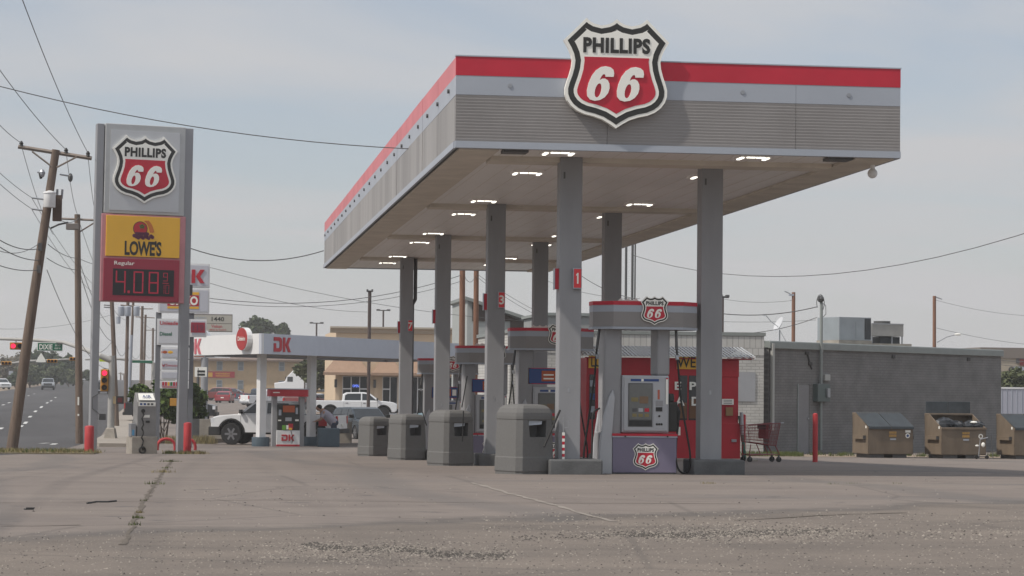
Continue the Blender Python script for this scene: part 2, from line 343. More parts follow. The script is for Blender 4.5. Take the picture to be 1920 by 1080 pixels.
# lane dashes painted on the road
M_paint = mat('road_marking_white', (.55, .55, .53), .8, var=.3, scale=6)
dm = MB()
def dash(p, q, wd):
    d = (q-p); d.z = 0; s_ = Vector((d.y, -d.x, 0)).normalized()*wd/2
    vs = [p-s_, p+s_, q+s_, q-s_]; dm.add([(v.x, v.y, gz(v.y)+.010) for v in vs], [(0, 1, 2, 3)], M_paint)
for (a, b) in [((0, 805), (4, 802)), ((38, 801), (41.5, 798)), ((46, 795), (50, 791)), ((55, 783), (58, 780)), ((65, 773), (68, 770)), ((76, 765), (79, 762)), ((87, 756.5), (90, 754.5)), ((94.5, 752.5), (97, 751)), ((103, 746), (105, 745)),
               ((4, 760), (8, 758.5)), ((15, 756), (19, 754.5)), ((27, 751), (31, 749.5)), ((38, 747), (41, 746)), ((52, 742.5), (55, 741.7)), ((63, 739), (66, 738.3)),
               ((98, 834), (104, 832)), ((75, 832), (90, 831))]:
    dash(G(*a), G(*b), .22)
tag(dm.build('road_marking', fix=False), kind='structure')
# cracks, joints and sealed seams in the lot
M_crack = mat('open_crack', (.12, .10, .08), .95, var=.3, scale=8)
M_seam = mat('sealed_seam', (.25, .22, .19), .9, var=.2, scale=4)
def seam(name, pxs, wd, m, jag=.03, dz=.004):
    pts = [G(*p) for p in pxs]; q = MB(); dense = []
    for a, b in zip(pts, pts[1:]):
        n = max(2, int((b-a).length/.25))
        for i in range(n): dense.append(a.lerp(b, i/n) + Vector((random.uniform(-jag, jag), random.uniform(-jag, jag), 0)))
    dense.append(pts[-1]); vs = []
    for i, p in enumerate(dense):
        d = (dense[min(i+1, len(dense)-1)]-dense[max(i-1, 0)]); d.z = 0; s_ = Vector((d.y, -d.x, 0)).normalized()*wd/2*random.uniform(.5, 1.4)
        for v in (p-s_, p+s_): vs.append((v.x, v.y, gz(v.y)+dz))
    q.add(vs, [(2*i, 2*i+1, 2*i+3, 2*i+2) for i in range(len(dense)-1)], m); return tag(q.build(name, fix=False), kind='structure')
seam('pavement_crack', [(324, 862), (312, 878), (292, 905), (272, 938), (250, 985), (228, 1022)], .05, M_crack)
seam('pavement_seam', [(880, 905), (952, 925), (1032, 945), (1080, 960), (1152, 979)], .07, M_seam, .02)
seam('pavement_joint', [(900, 943), (1100, 944), (1400, 945)], .035, M_crack, .01)
seam('pavement_joint', [(0, 987), (60, 987), (150, 985)], .035, M_crack, .01)
seam('pavement_joint', [(-50, 944), (500, 938), (900, 943)], .03, M_crack, .01)
seam('pavement_crack', [(1370, 976), (1450, 972), (1560, 966), (1700, 962)], .05, M_crack, .05)
# loose gravel where the asphalt has broken up
M_peb = mat('loose_gravel', (.26, .232, .20), .9, var=.45, scale=4)
M_pebd = mat('dark_gravel', (.09, .08, .072), .9, var=.4, scale=4)
pm = MB()
def pebble(p, r, m):
    h = r*random.uniform(.5, .9); a = random.random()*6.3; vs = []
    for k in range(5):
        rr = r*random.uniform(.7, 1.15); vs.append((p.x+rr*cos(a+k*1.257), p.y+rr*sin(a+k*1.257), p.z))
    vs.append((p.x+r*random.uniform(-.2, .2), p.y, p.z+h)); pm.add(vs, [(k, (k+1) % 5, 5) for k in range(5)], m)
for (x0, x1, y0, y1, n, r0, r1) in [(420, 1000, 1010, 1060, 1500, .004, .013), (1120, 1640, 978, 1022, 1500, .004, .016), (0, 1920, 995, 1078, 3200, .004, .013), (900, 1920, 960, 1000, 900, .005, .016), (380, 700, 915, 950, 150, .006, .016), (1500, 1900, 995, 1012, 250, .006, .02), (60, 900, 880, 1000, 160, .006, .018), (960, 1900, 895, 975, 150, .006, .018)]:
    for i in range(n):
        u = random.triangular(0, 1, .5) if n > 1000 and n < 2000 else random.random(); v = random.triangular(0, 1, .5) if n > 1000 and n < 2000 else random.random()
        px_ = x0+(x1-x0)*u; py_ = y0+(y1-y0)*v
        d = ray(px_, py_); yy = -1.25*d.y/d.z
        if yy < 31: p = Vector((d.x*yy/d.y, yy, 0))
        else: p = G(px_, py_)
        pebble(p, random.uniform(r0, r1), M_peb if random.random() < .72 else M_pebd)
for line, n in (([(570, 1022), (640, 1029), (760, 1031), (830, 1040), (960, 1043)], 1100), ([(1180, 1001), (1240, 1005), (1330, 1004), (1440, 999), (1560, 996)], 1000), ([(960, 1010), (1100, 1006), (1190, 1002)], 250)):
    for i in range(n):
        k_ = random.randrange(len(line)-1); t_ = random.random(); (xa, ya), (xb, yb) = line[k_], line[k_+1]
        px_ = xa+(xb-xa)*t_+random.uniform(-12, 12); py_ = ya+(yb-ya)*t_+random.gauss(0, 3.2)
        d = ray(px_, py_); yy = -1.25*d.y/d.z; p = Vector((d.x*yy/d.y, yy, 0))
        pebble(p, random.uniform(.005, .018), M_pebd if random.random() < .75 else M_peb)
tag(pm.build('gravel', fix=False), kind='stuff')
# grass: tufts in the crack, verge and along walls
M_gr = leaf_mat('grass_blades', (.045, .065, .02), (.13, .15, .05), 2)
M_grd = leaf_mat('dry_grass_blades', (.15, .125, .06), (.30, .25, .13), 2)
gm = MB()
def tuft(p, r, h, n, m):
    for i in range(n):
        a = random.random()*6.3; q = p + Vector((cos(a), sin(a), 0))*r*random.random(); hh = h*random.uniform(.4, 1.1); b = random.random()*6.3
        ww = min(.012, h*.12); wx, wy = cos(b)*ww, sin(b)*ww; tip = q + Vector((random.uniform(-.4, .4)*hh, random.uniform(-.4, .4)*hh, hh))
        gm.add([(q.x-wx, q.y-wy, q.z), (q.x+wx, q.y+wy, q.z), tuple(tip)], [(0, 1, 2)], m)
for px, py, r, h, n in [(320, 866, .25, .06, 70), (306, 886, .20, .06, 70), (312, 878, .12, .04, 30), (262, 962, .05, .035, 50), (258, 972, .07, .04, 60), (270, 940, .05, .03, 20), (252, 985, .08, .04, 30), (290, 908, .15, .05, 30), (1325, 907, .15, .04, 30), (1560, 908, .1, .03, 10), (1600, 907, .1, .03, 10), (1680, 907, .1, .03, 10)]:
    tuft(G(px, py), r, h, n, M_gr if random.random() < .8 else M_grd)
for i in range(150):
    px = random.uniform(-10, 185); tuft(gp(px, random.uniform(68.3, 74.5)) + Vector((0, 0, .03)), .25, .13, 14, M_gr if random.random() < .35 else M_grd)
for i in range(40):
    px = random.uniform(315, 385); tuft(gp(px, random.uniform(70.5, 73)), .2, .12, 16, M_gr if random.random() < .4 else M_grd)
tag(gm.build('grass', fix=False), kind='stuff')
# ------------------------------------------------------------------ the road shield emblem
HALF = [(0, 0.0), (.035, .030), (.075, .050), (.145, .064), (.215, .048), (.255, .026), (.287, -.004), (.395, .105), (.5, .208), (.478, .245), (.452, .290), (.428, .345), (.417, .40), (.424, .46), (.443, .53), (.468, .60), (.484, .66), (.482, .72), (.462, .775), (.425, .825), (.37, .868), (.30, .898), (.21, .918), (.13, .945), (.06, .985), (0, 1.026)]
OUT = [(x, -v) for x, v in HALF] + [(-x, -v) for x, v in reversed(HALF[1:-1])]
def inset(poly, d):
    n = len(poly); r = []
    A = sum(poly[i][0]*poly[(i+1) % n][1]-poly[(i+1) % n][0]*poly[i][1] for i in range(n)); sg = 1 if A > 0 else -1
    for i in range(n):
        p0 = Vector(poly[i-1]); p1 = Vector(poly[i]); p2 = Vector(poly[(i+1) % n])
        a = (p1-p0).normalized(); b = (p2-p1).normalized(); n1 = Vector((-a.y, a.x))*sg; n2 = Vector((-b.y, b.x))*sg
        m_ = n1+n2; m_.normalize(); k = d/max(.45, m_.dot(n1)); r.append(tuple(p1+m_*k))
    return r
def scale_poly(poly, W, cy=.51): return [(x*W, (z+cy)*W) for x, z in poly]
def shield_geo(q, W, d, M, letters=True, rim=M_cream, glow=None):
    """shield W wide, centred, facing -Y, d deep"""
    o = .003*W
    q.prism(scale_poly(OUT, W), 0, -d, rim, 'Y', M)
    q.prism(scale_poly(inset(OUT, .028), W), -d+.001, -d-o, M_black, 'Y', M)
    q.prism(scale_poly(inset(OUT, .080), W), -d-o+.001, -d-2*o, rim, 'Y', M)
    inn = inset(OUT, .112); red = [p for p in inn if p[1] < -.375]
    # cut the inner outline straight across under the wordmark
    xs_ = max(p[0] for p in inn if -.46 < p[1] < -.3)
    red = [p for p in inn if p[1] < -.38 ]
    rx = sorted([p for p in red if p[0] > 0], key=lambda p: -p[1]); lx = sorted([p for p in red if p[0] < 0], key=lambda p: p[1]); mid = [p for p in red if abs(p[0]) < 1e-6]
    tx_ = rx[0][0]
    poly = [(-tx_-.004, -.362), (tx_+.004, -.362)] + rx + mid[-1:] + lx
    q.prism(scale_poly(poly, W), -d-2*o+.001, -d-3*o, M_red, 'Y', M)
    if letters:
        shield_words(q, W, d, M); shield_numbers(q, W, d, M)
def shield_words(q, W, d, M):
    q.text('PHILLIPS', .145*W, M_black, (M or Matrix()) @ T(0, -d-.006*W, (.51-.250)*W), width=.635*W, bold=.045, ext=.006*W, spacing=1.10)
SIX = [(.78, .70), (.775, .80), (.73, .90), (.62, .97), (.45, 1.0), (.30, .975), (.16, .88), (.06, .72), (.005, .50), (0, .30), (.05, .13), (.16, .035), (.33, 0), (.50, .03), (.63, .11), (.71, .23), (.725, .37), (.69, .50), (.61, .60), (.51, .645), (.42, .64), (.35, .60), (.37, .69), (.42, .765), (.47, .77), (.505, .74), (.51, .70)]
HOLE = [(.365+.105*cos(a*pi/7), .30+.205*sin(a*pi/7)) for a in range(14)]
from mathutils.geometry import tessellate_polygon
def six(q, W, d, M, x, h):
    def P(p, y): return Vector(((x+(p[0]*.88+(p[1]-.0)*.20-.10)*h)*W, y, (.51-.775+p[1]*h)*W))
    y0, y1 = -d-.009*W+.001, -d-.022*W
    loops = [SIX, HOLE]; tri = tessellate_polygon([[Vector((a, b, 0)) for a, b in l] for l in loops])
    allp = SIX+HOLE; n = len(allp)
    q.add([P(p, y1) for p in allp], [tuple(t) for t in tri], M_cream, M)
    for l in loops:
        k = len(l); q.add([P(p, y0) for p in l]+[P(p, y1) for p in l], [(i, (i+1) % k, k+(i+1) % k, k+i) for i in range(k)], M_cream, M)
def shield_numbers(q, W, d, M):
    six(q, W, d, M, -.268, .327); six(q, W, d, M, .015, .327)

# ------------------------------------------------------------------ canopy
X0, Y0, WD, LN, ZB, ZT = 4.03, 36.95, 7.30, 38.5, 5.08, 6.54
X1, Y1 = X0+WD, Y0+LN
can = empty('fuel_canopy', (X0+WD/2, Y0+LN/2, 0), label='long flat fuel canopy with red, silver and grey fascia over four pump islands', cat='canopy')
CO = Vector((X0+WD/2, Y0+LN/2, 0)); MC = Matrix.Translation(-CO)
zg, zl, zr = ZB+.107, ZB+.107+.744, ZB+.107+.744+.306
M_soff = mat('soffit_panel', (.80, .775, .75), .42, var=.08, scale=.5, stretch=(.4, 1, 1))
M_soffd = mat('stained_soffit', (.62, .565, .49), .8, var=.14, scale=1.4)
fr = MB()
nseg = 4
def ribs(x0, x1, ybase, sgn, z0, z1, m):
    n = 15; pts = [(ybase-sgn*-.05, z0)]
    for i in range(n):
        a = z0+(z1-z0)*i/n; b = z0+(z1-z0)*(i+.72)/n; c = z0+(z1-z0)*(i+1)/n
        pts += [(ybase, a), (ybase-.0035, b), (ybase-.0015, c-.001)]
    pts += [(ybase+.05, z1), (ybase+.05, z0)]
    return pts[1:]
cuts = [X0, X0+2.45, X0+5.55, X1]
for a, b in zip(cuts, cuts[1:]):
    fr.prism(ribs(a, b, Y0, 1, zg, zl, M_grey), a+.003, b-.003, M_grey, 'X', MC)
    fr.box(a+.002, b-.002, Y0-.006, Y0+.06, zl, zr, M_lgrey, MC)
fr.box(X0, X1, Y0-.010, Y0+.06, zr, ZT, M_red, MC)
fr.box(X0, X1, Y0-.03, Y0+.08, ZB, zg, M_lgrey, MC)
fr.box(X0-.01, X1+.01, Y0-.02, Y0+.10, ZT, ZT+.02, M_lgrey, MC)
tag(fr.build('front_fascia', can), 'front fascia with a bright red stripe over silver and ribbed grey')
lf = MB(); yc = [Y0+.06+(LN-.06)*i/14 for i in range(15)]
for i, (a, b) in enumerate(zip(yc, yc[1:])):
    k = random.uniform(0, .012)
    lf.box(X0+k, X0+.05, a+.004, b-.004, zg, zl, M_greyL, MC); lf.box(X0+k*.6, X0+.05, a+.003, b-.003, zl, zr, M_lgrey, MC)
    lf.box(X0+k*.6, X0+.05, a+.003, b-.003, zr, ZT, M_redfade, MC)
lf.box(X0-.02, X0+.06, Y0+.08, Y1, ZB, zg, M_lgrey, MC); lf.box(X0+.03, X0+.10, Y0+.06, Y1, ZB, ZT-.01, M_grey, MC)
tag(lf.build('left_fascia', can), 'sun-bleached side fascia with a faded pink stripe and rain streaks')
rf = MB(); rf.box(X1-.06, X1, Y0+.08, Y1, zg, zl, M_grey, MC); rf.box(X1-.055, X1+.004, Y0+.06, Y1, zl, zr, M_lgrey, MC); rf.box(X1-.055, X1+.004, Y0+.06, Y1, zr, ZT, M_red, MC); rf.box(X1-.06, X1+.02, Y0+.08, Y1, ZB, zg, M_lgrey, MC)
rf.build('right_fascia', can)
bf = MB(); bf.box(X0+.06, X1-.06, Y1-.05, Y1, zg, ZT, M_grey, MC); bf.box(X0+.06, X1-.06, Y1-.06, Y1+.02, ZB, zg, M_lgrey, MC); bf.build('rear_fascia', can)
dk_ = MB(); dk_.box(X0+.1, X1-.06, Y0+.1, Y1-.06, ZT-.35, ZT-.25, M_lgrey, MC); dk_.build('roof_deck', can)
sf = MB(); sf.box(X0+.10, X1-.06, Y0+.08, Y1-.06, ZB+.03, ZB+.08, M_soff, MC)
for i in range(18):      # joints of the ceiling panels
    x = X0+.5+i*.38; sf.box(x, x+.006, Y0+.1, Y1-.1, ZB+.027, ZB+.032, M_soffd, MC)
sf.build('soffit', can)
bmz = ZB-.03
for i, yr in enumerate([38.7, 48.9, 59.1, 69.3]):
    q = MB(); q.box(X0+.75, X1-.75, yr-.3, yr+.3, ZB-.05, ZB+.03, M_soffd, MC); q.build('cross_beam', can)
for a, b in ((X0+.08, X0+.72), (X1-.72, X1-.08)):
    q = MB(); q.box(a, b, Y0+.10, Y1-.1, ZB-.02, ZB+.03, M_soffd, MC); q.build('edge_beam', can)
for x in (X0+2.6, X0+5.9, X0+.8, ):
    pass
# ceiling lights: near bar and two side bars glow
def light(x, y, full=True):
    f = MB(); f.box(x-.27, x+.27, y-.32, y+.32, ZB-.02, ZB+.03, M_soff, MC)
    o = f.build('light_fixture', can)
    t = MB()
    t.box(x-.15, x-.01, y-.26, y-.20, ZB-.036, ZB-.021, M_lampon, MC); t.box(x+.01, x+.15, y-.26, y-.20, ZB-.036, ZB-.021, M_lampon, MC)
    t.box(x-.24, x-.185, y-.20, y+.14, ZB-.036, ZB-.021, M_lampon, MC); t.box(x+.185, x+.24, y-.20, y+.14, ZB-.036, ZB-.021, M_lampon, MC)
    t.build('lit_tube', o)
for yr in (38.95, 48.85, 59.05, 69.35):
    for dy in (-1.8, 1.8):
        for x in (5.75, 8.97): light(x, yr+dy+.22)
for px in (965, 1571):
    p = at(px, 290, Y0+.35); q = MB(); q.box(p.x-.2, p.x+.2, Y0+.15, Y0+.55, ZB-.03, ZB+.02, M_dsteel, MC); q.build('vent', can)
p = at(1636, 309, Y0+1.0); q = MB(); q.ball((p.x, Y0+1.0, ZB-.16), .085, M_white, 14, M=MC); q.tube([(p.x, Y0+1, ZB-.1), (p.x, Y0+1, ZB+.03)], .04, M_white, M=MC); q.build('camera_globe', can, smooth=True)
bq = MB()
for px in (956, 1392, 1591):
    p = at(px, 170, Y0); bq.tube([(p.x, Y0-.018, zl+.16), (p.x, Y0+.01, zl+.16)], .036, M_steel, 10, M=MC)
for i in range(22):
    y = Y0+1.0+i*(LN-1.6)/21; bq.tube([(X0-.03, y, zl+.17), (X0+.02, y, zl+.17)], .036, M_dsteel, 8, M=MC)
tag(bq.build('fixing_bolts', can), kind='stuff')
# big shield on the front fascia
pc = at(1154, 139, Y0-.05); WS = 197/4400*Y0*1.035
sh = empty('shield_sign', (pc.x-CO.x, Y0-.02-CO.y, pc.z)); sh.parent = can
q = MB(); shield_geo(q, WS, .12, Matrix(), letters=False); o = q.build('shield_face', sh, bevel=.012)
q = MB(); shield_words(q, WS, .12, Matrix()); q.build('lettering', sh)
q = MB(); shield_numbers(q, WS, .12, Matrix()); q.build('numerals', sh, fix=False)
# columns
def column(px, Y, num=None, side=True):
    x = at(px, 600, Y).x; g0 = gz(Y); zt_ = ZB+.03
    c = empty('column', (x-CO.x, Y-CO.y, 0)); c.parent = can
    q = MB(); q.box(-.185, .185, -.185, .185, g0+.2, zt_, M_col); q.build('post', c, bevel=.012)
    q = MB(); q.box(-.135, -.105, -.19, -.184, ZB-.33, ZB-.22, M_dsteel); q.build('access_slot', c); q = MB(); q.box(-.03, .0, -.188, -.184, g0+1.35, g0+1.42, M_steel); q.build('cover_plate', c)
    if num:
        q = MB(); z = at(px, 523 if num == '1' else 563 if num == '3' else 611, Y).z
        q.box(.03, .175, -.26, -.20, z-.17, z+.17, M_lgrey); q.box(.042, .163, -.265, -.255, z-.155, z+.155, mat('number_sign_red', (.68, .05, .06), .5)); q.box(.08, .12, -.2, -.18, z-.05, z+.05, M_steel)
        if num == '1': q.prism([(.092, z-.09), (.118, z-.09), (.118, z+.09), (.098, z+.09), (.074, z+.058), (.080, z+.040), (.092, z+.050)], -.270, -.265, M_cream)
        else: q.text(num, .19, M_cream, T(.103, -.267, z), bold=.02, ext=.002)
        q.build('number_sign', c)
    if side:
        q = MB(); z = at(px, 523, 38.4).z; q.box(-.25, -.185, -.10, .05, z-.17, z+.17, M_red); q.box(-.256, -.25, -.11, .06, z-.18, z+.18, M_lgrey); q.build('number_sign', c)
    return x
for px, Y, n in ((1066, 38.5, '1'), (928, 48.55, '3'), (829.5, 58.6, None), (761.5, 68.9, '7')): column(px, Y, n)
for px, Y in ((1330, 39.1), (1146, 49.3), (1012, 59.6), (928, 69.6)): column(px, Y, None, False)
p = at(779, 530, 69); q = MB(); q.tube([(p.x, 69, ZB), (p.x, 69, ZB-1.2), (p.x-.08, 69, ZB-1.35), (p.x-.08, 69, gz(69)+.3)], .055, M_dsteel, 8, M=MC); q.build('drain_pipe', can)
# concrete footing blocks round the columns, canopy shade darkened into their colour
fb = [((1075, 38.35), 'left of the nearest pump'), ((1340, 38.95), 'right of the nearest pump'), ((934, 48.55), 'left of the second pump'), ((1150, 49.3), 'right of the second pump'),
      ((834, 58.6), 'left of the third pump'), ((1018, 59.6), 'right of the third pump'), ((766, 68.9), 'left of the farthest pump'), ((932, 69.6), 'right of the farthest pump')]
for (px, Y), w_ in fb:
    x = at(px, 600, Y).x; q = MB(); q.box(-.44, .44, -.44, .44, -.1, .245, M_concd)
    o = q.build('concrete_footing', bevel=.03, seg=3); o.location = (x, Y, gz(Y-.4)); tag(o, 'dark grey concrete footing under the canopy column '+w_, 'footing', 'concrete footings of the canopy columns')

# ------------------------------------------------------------------ fuel dispensers
M_purple = mat('purple_grey_panel', (.185, .165, .235), .45, var=.06, scale=2)
M_disp = mat('dispenser_silver', (.42, .43, .45), .45, metal=.15, var=.06, scale=1.5)
M_dispd = mat('dispenser_side_grey', (.29, .29, .30), .5, var=.08, scale=1.5)
M_blue = mat('advert_blue', (.03, .07, .22), .4)
M_orange = mat('advert_orange', (.42, .09, .03), .4)
M_screen = mat('screen_glass', (.16, .165, .16), .15, var=.2, scale=3)
def valance_part(q, w_, hd, z0, z1, cz=.30, M=None):
    def plan(e):
        a, b = w_/2+e, hd+e; c = cz
        return [(-a+c, -b), (a-c, -b), (a, -b+c), (a, b-c), (a-c, b), (-a+c, b), (-a, b-c), (-a, -b+c)]
    H = z1-z0
    q.prism(plan(0), z0+.03*H/.48, z0+H*.62, M_grey, 'Z', M); q.prism(plan(.002), z0+H*.62, z0+H*.86, M_lgrey, 'Z', M)
    q.prism(plan(.008), z0+H*.86, z1, M_red, 'Z', M); q.prism(plan(.012), z0, z0+.04*H/.48, M_lgrey, 'Z', M)
def dispenser(topper=False):
    r = empty('fuel_dispenser')
    q = MB(); q.box(-.46, .63, -.38, .38, .03, .62, M_purple); q.box(-.46, .63, -.37, .37, 0, .03, M_dsteel)
    b = q.build('base_cabinet', r, bevel=.01)
    q = MB(); q.box(-.47, .64, -.39, .39, .62, .645, M_lgrey); q.box(-.47, .64, -.395, .395, .645, .685, M_red)
    for x in (-.25, .47): q.tube([(x, -.40, .64), (x, -.38, .64)], .015, M_black, 8)
    q.build('stripe_band', r)
    q = MB(); shield_geo(q, .44, .006, T(.10, -.383, .30)); q.build('shield_emblem', b)
    # upper cabinet with screen and keypad
    q = MB(); q.box(-.30, .50, -.34, .34, .70, 1.66, M_disp); cb = q.build('upper_cabinet', r, bevel=.02)
    q = MB(); q.box(-.27, .47, -.365, -.338, .73, 1.63, M_disp); q.build('door', r, bevel=.008)
    q = MB(); q.box(-.20, .215, -.372, -.36, .80, 1.53, M_dsteel); q.box(-.185, .20, -.376, -.37, .92, 1.515, M_screen); q.box(-.185, .20, -.376, -.37, .815, .905, M_trim)
    for k, c_ in enumerate((M_dsteel, M_disp, M_red)):
        q.box(-.13+k*.105, -.055+k*.105, -.379, -.375, 1.05, 1.11, c_); q.box(-.13+k*.105, -.055+k*.105, -.379, -.375, .965, 1.02, mat('button_tan', (.22, .18, .08), .5))
    q.box(-.15, -.03, -.379, -.375, 1.22, 1.29, mat('button_tan', (.22, .18, .08), .5)); q.box(-.01, .14, -.379, -.375, 1.19, 1.31, mat('advert_brown', (.20, .13, .08), .5))
    q.build('screen', cb)
    q = MB(); q.box(.235, .42, -.372, -.36, .78, 1.53, M_disp); q.box(.30, .335, -.377, -.37, 1.26, 1.42, mat('price_orange', (.45, .12, .08), .5)); q.box(.27, .38, -.385, -.37, 1.06, 1.13, M_trim)
    q.box(.27, .39, -.380, -.37, 1.15, 1.24, M_dispd); q.tube([(.33, -.385, .98), (.33, -.37, .98)], .018, M_black, 8)
    for k in range(3): q.ball((.29+k*.04, -.375, .845), .02, M_black, 8)
    q.box(-.16, .32, -.37, -.36, 1.56, 1.60, M_blue); q.box(.02, .06, -.373, -.36, 1.56, 1.60, M_cream); q.build('keypad_panel', cb)
    q = MB(); q.box(.44, .475, -.385, -.365, 1.18, 1.62, M_cream); q.box(.44, .475, -.386, -.365, 1.60, 1.62, M_red); q.build('notice_strip', cb)
    # side uprights that carry the valance; they flare at the foot
    for s_, x0_, x1_ in ((-1, -.60, -.30), (1, .30, .52)):
        q = MB(); z0_ = 0 if s_ < 0 else 1.66
        prof = [(-.30, z0_), (.30, z0_), (.30, 2.46), (-.30, 2.46)]
        q.prism(prof, x0_, x1_, M_dispd, 'X')
        q.build('upright', r, bevel=.04, seg=3)
    q = MB()
    for s_ in (-1, 1):
        prof = [(-.69, 0), (-.46, 0), (-.46, .70), (-.44, 1.0), (-.42, 1.28), (-.46, 1.42), (-.53, 1.28), (-.60, 1.0), (-.66, .6), (-.685, .3)]
        a, b_ = (-.37, -.24) if s_ < 0 else (.24, .37)
        q.prism(prof, a, b_, M_disp, 'Y')
    q.box(-.67, -.47, -.25, .25, 0, .7, M_dispd)
    q.build('foot_shroud', r, bevel=.02, seg=3)
    q = MB(); valance_part(q, 1.78, .48, 2.43, 2.90, M=T(.11, 0, 0)); v = q.build('valance', r)
    q = MB(); shield_geo(q, .47, .03, T(.21, -.49, 2.745)); q.build('shield_emblem', v)
    q = MB(); shield_geo(q, .47, .03, T(-.05, .49, 2.745, rz=pi), letters=True); q.build('shield_emblem', v)
    # nozzles in their boots on both ends, hoses looping to the ground
    for s_ in (1, -1):
        x = .56 if s_ > 0 else -.40
        if s_ > 0:
            q = MB(); q.box(.50, .66, -.30, .10, .72, 1.22, M_black); q.prism([(-.22, 1.22), (-.05, 1.22), (-.08, 1.36), (-.19, 1.36)], .52, .62, M_black, 'X'); bt = q.build('nozzle_boot', r, bevel=.02)
            q = MB(); q.tube([(.64, -.20, 1.18), (.69, -.22, 1.05), (.68, -.22, .86)], [.03, .038, .022], M_trim, 8); q.box(.68, .72, -.25, -.17, .66, .80, M_cream); q.build('nozzle', bt)
        h = MB()
        if s_ > 0: pts = [(.62, -.30, 2.44), (.63, -.33, 2.1), (.66, -.36, 1.7), (.70, -.38, 1.25), (.80, -.38, .70), (.86, -.38, .35), (.85, -.38, .12), (.76, -.38, .03), (.66, -.38, .10), (.62, -.36, .30), (.64, -.33, .62), (.68, -.26, .86)]
        else: pts = [(-.66, -.15, 2.44), (-.71, -.18, 2.1), (-.74, -.2, 1.7), (-.80, -.22, 1.25), (-.86, -.22, .8), (-.92, -.22, .35), (-.90, -.22, .1), (-.82, -.2, .03), (-.78, -.15, .2), (-.76, -.1, .6), (-.74, -.05, 1.0), (-.62, -.0, 1.1)]
        sm = []
        for i in range(len(pts)-1):
            p0 = Vector(pts[max(i-1, 0)]); p1 = Vector(pts[i]); p2 = Vector(pts[i+1]); p3 = Vector(pts[min(i+2, len(pts)-1)])
            for k in range(5):
                t_ = k/5; sm.append(.5*((2*p1)+(-p0+p2)*t_+(2*p0-5*p1+4*p2-p3)*t_*t_+(-p0+3*p1-3*p2+p3)*t_**3))
        sm.append(Vector(pts[-1]))
        h.tube(sm, .017, M_rub, 8); h.tube([pts[0], pts[1]], .024, M_dsteel, 8); h.tube([(pts[1][0], pts[1][1], 2.0), (pts[1][0]+.01, pts[1][1]-.01, 1.93)], .03, M_steel, 8)
        h.build('hose', r, smooth=True)
    if topper:
        q = MB(); q.box(-.40, .42, -.30, -.24, 1.72, 2.06, M_red); q.box(-.385, .405, -.304, -.298, 1.735, 2.045, M_blue); q.box(-.12, .18, -.307, -.302, 1.78, 2.0, M_orange); q.box(.22, .34, -.307, -.302, 1.80, 1.98, M_cream)
        for z in (1.90, 1.82): q.box(-.08, .14, -.309, -.305, z, z+.03, M_cream)
        q.build('advert_topper', r)
    return r
DX = at(1201, 700, 38.7).x
pumpA = dispenser(False); pumpB = dispenser(True)
def put(o, x, y, rz, label, cat, group): o.location = (x, y, gz(y)); o.rotation_euler = (0, 0, rz); tag(o, label, cat, group)
put(pumpA, DX, 39.1, 0, 'nearest fuel dispenser with shield emblems and a lit-free grey screen, between two columns', 'fuel pump', 'fuel dispensers under the big canopy')
pumpA['label'] = 'nearest and largest fuel dispenser, purple base panel with a shield emblem in full view'
put(pumpB, DX-.05, 49.2, 0, 'second fuel dispenser, blue and orange advert on top, right behind the front column', 'fuel pump', 'fuel dispensers under the big canopy')
pC = copy_tree(pumpB); put(pC, DX-.05, 59.4, 0, 'third fuel dispenser back, partly hidden by the column with the number 3', 'fuel pump', 'fuel dispensers under the big canopy')
pD = copy_tree(pumpB); put(pD, DX-.05, 69.6, 0, 'farthest fuel dispenser, at the rear end of the big canopy', 'fuel pump', 'fuel dispensers under the big canopy')

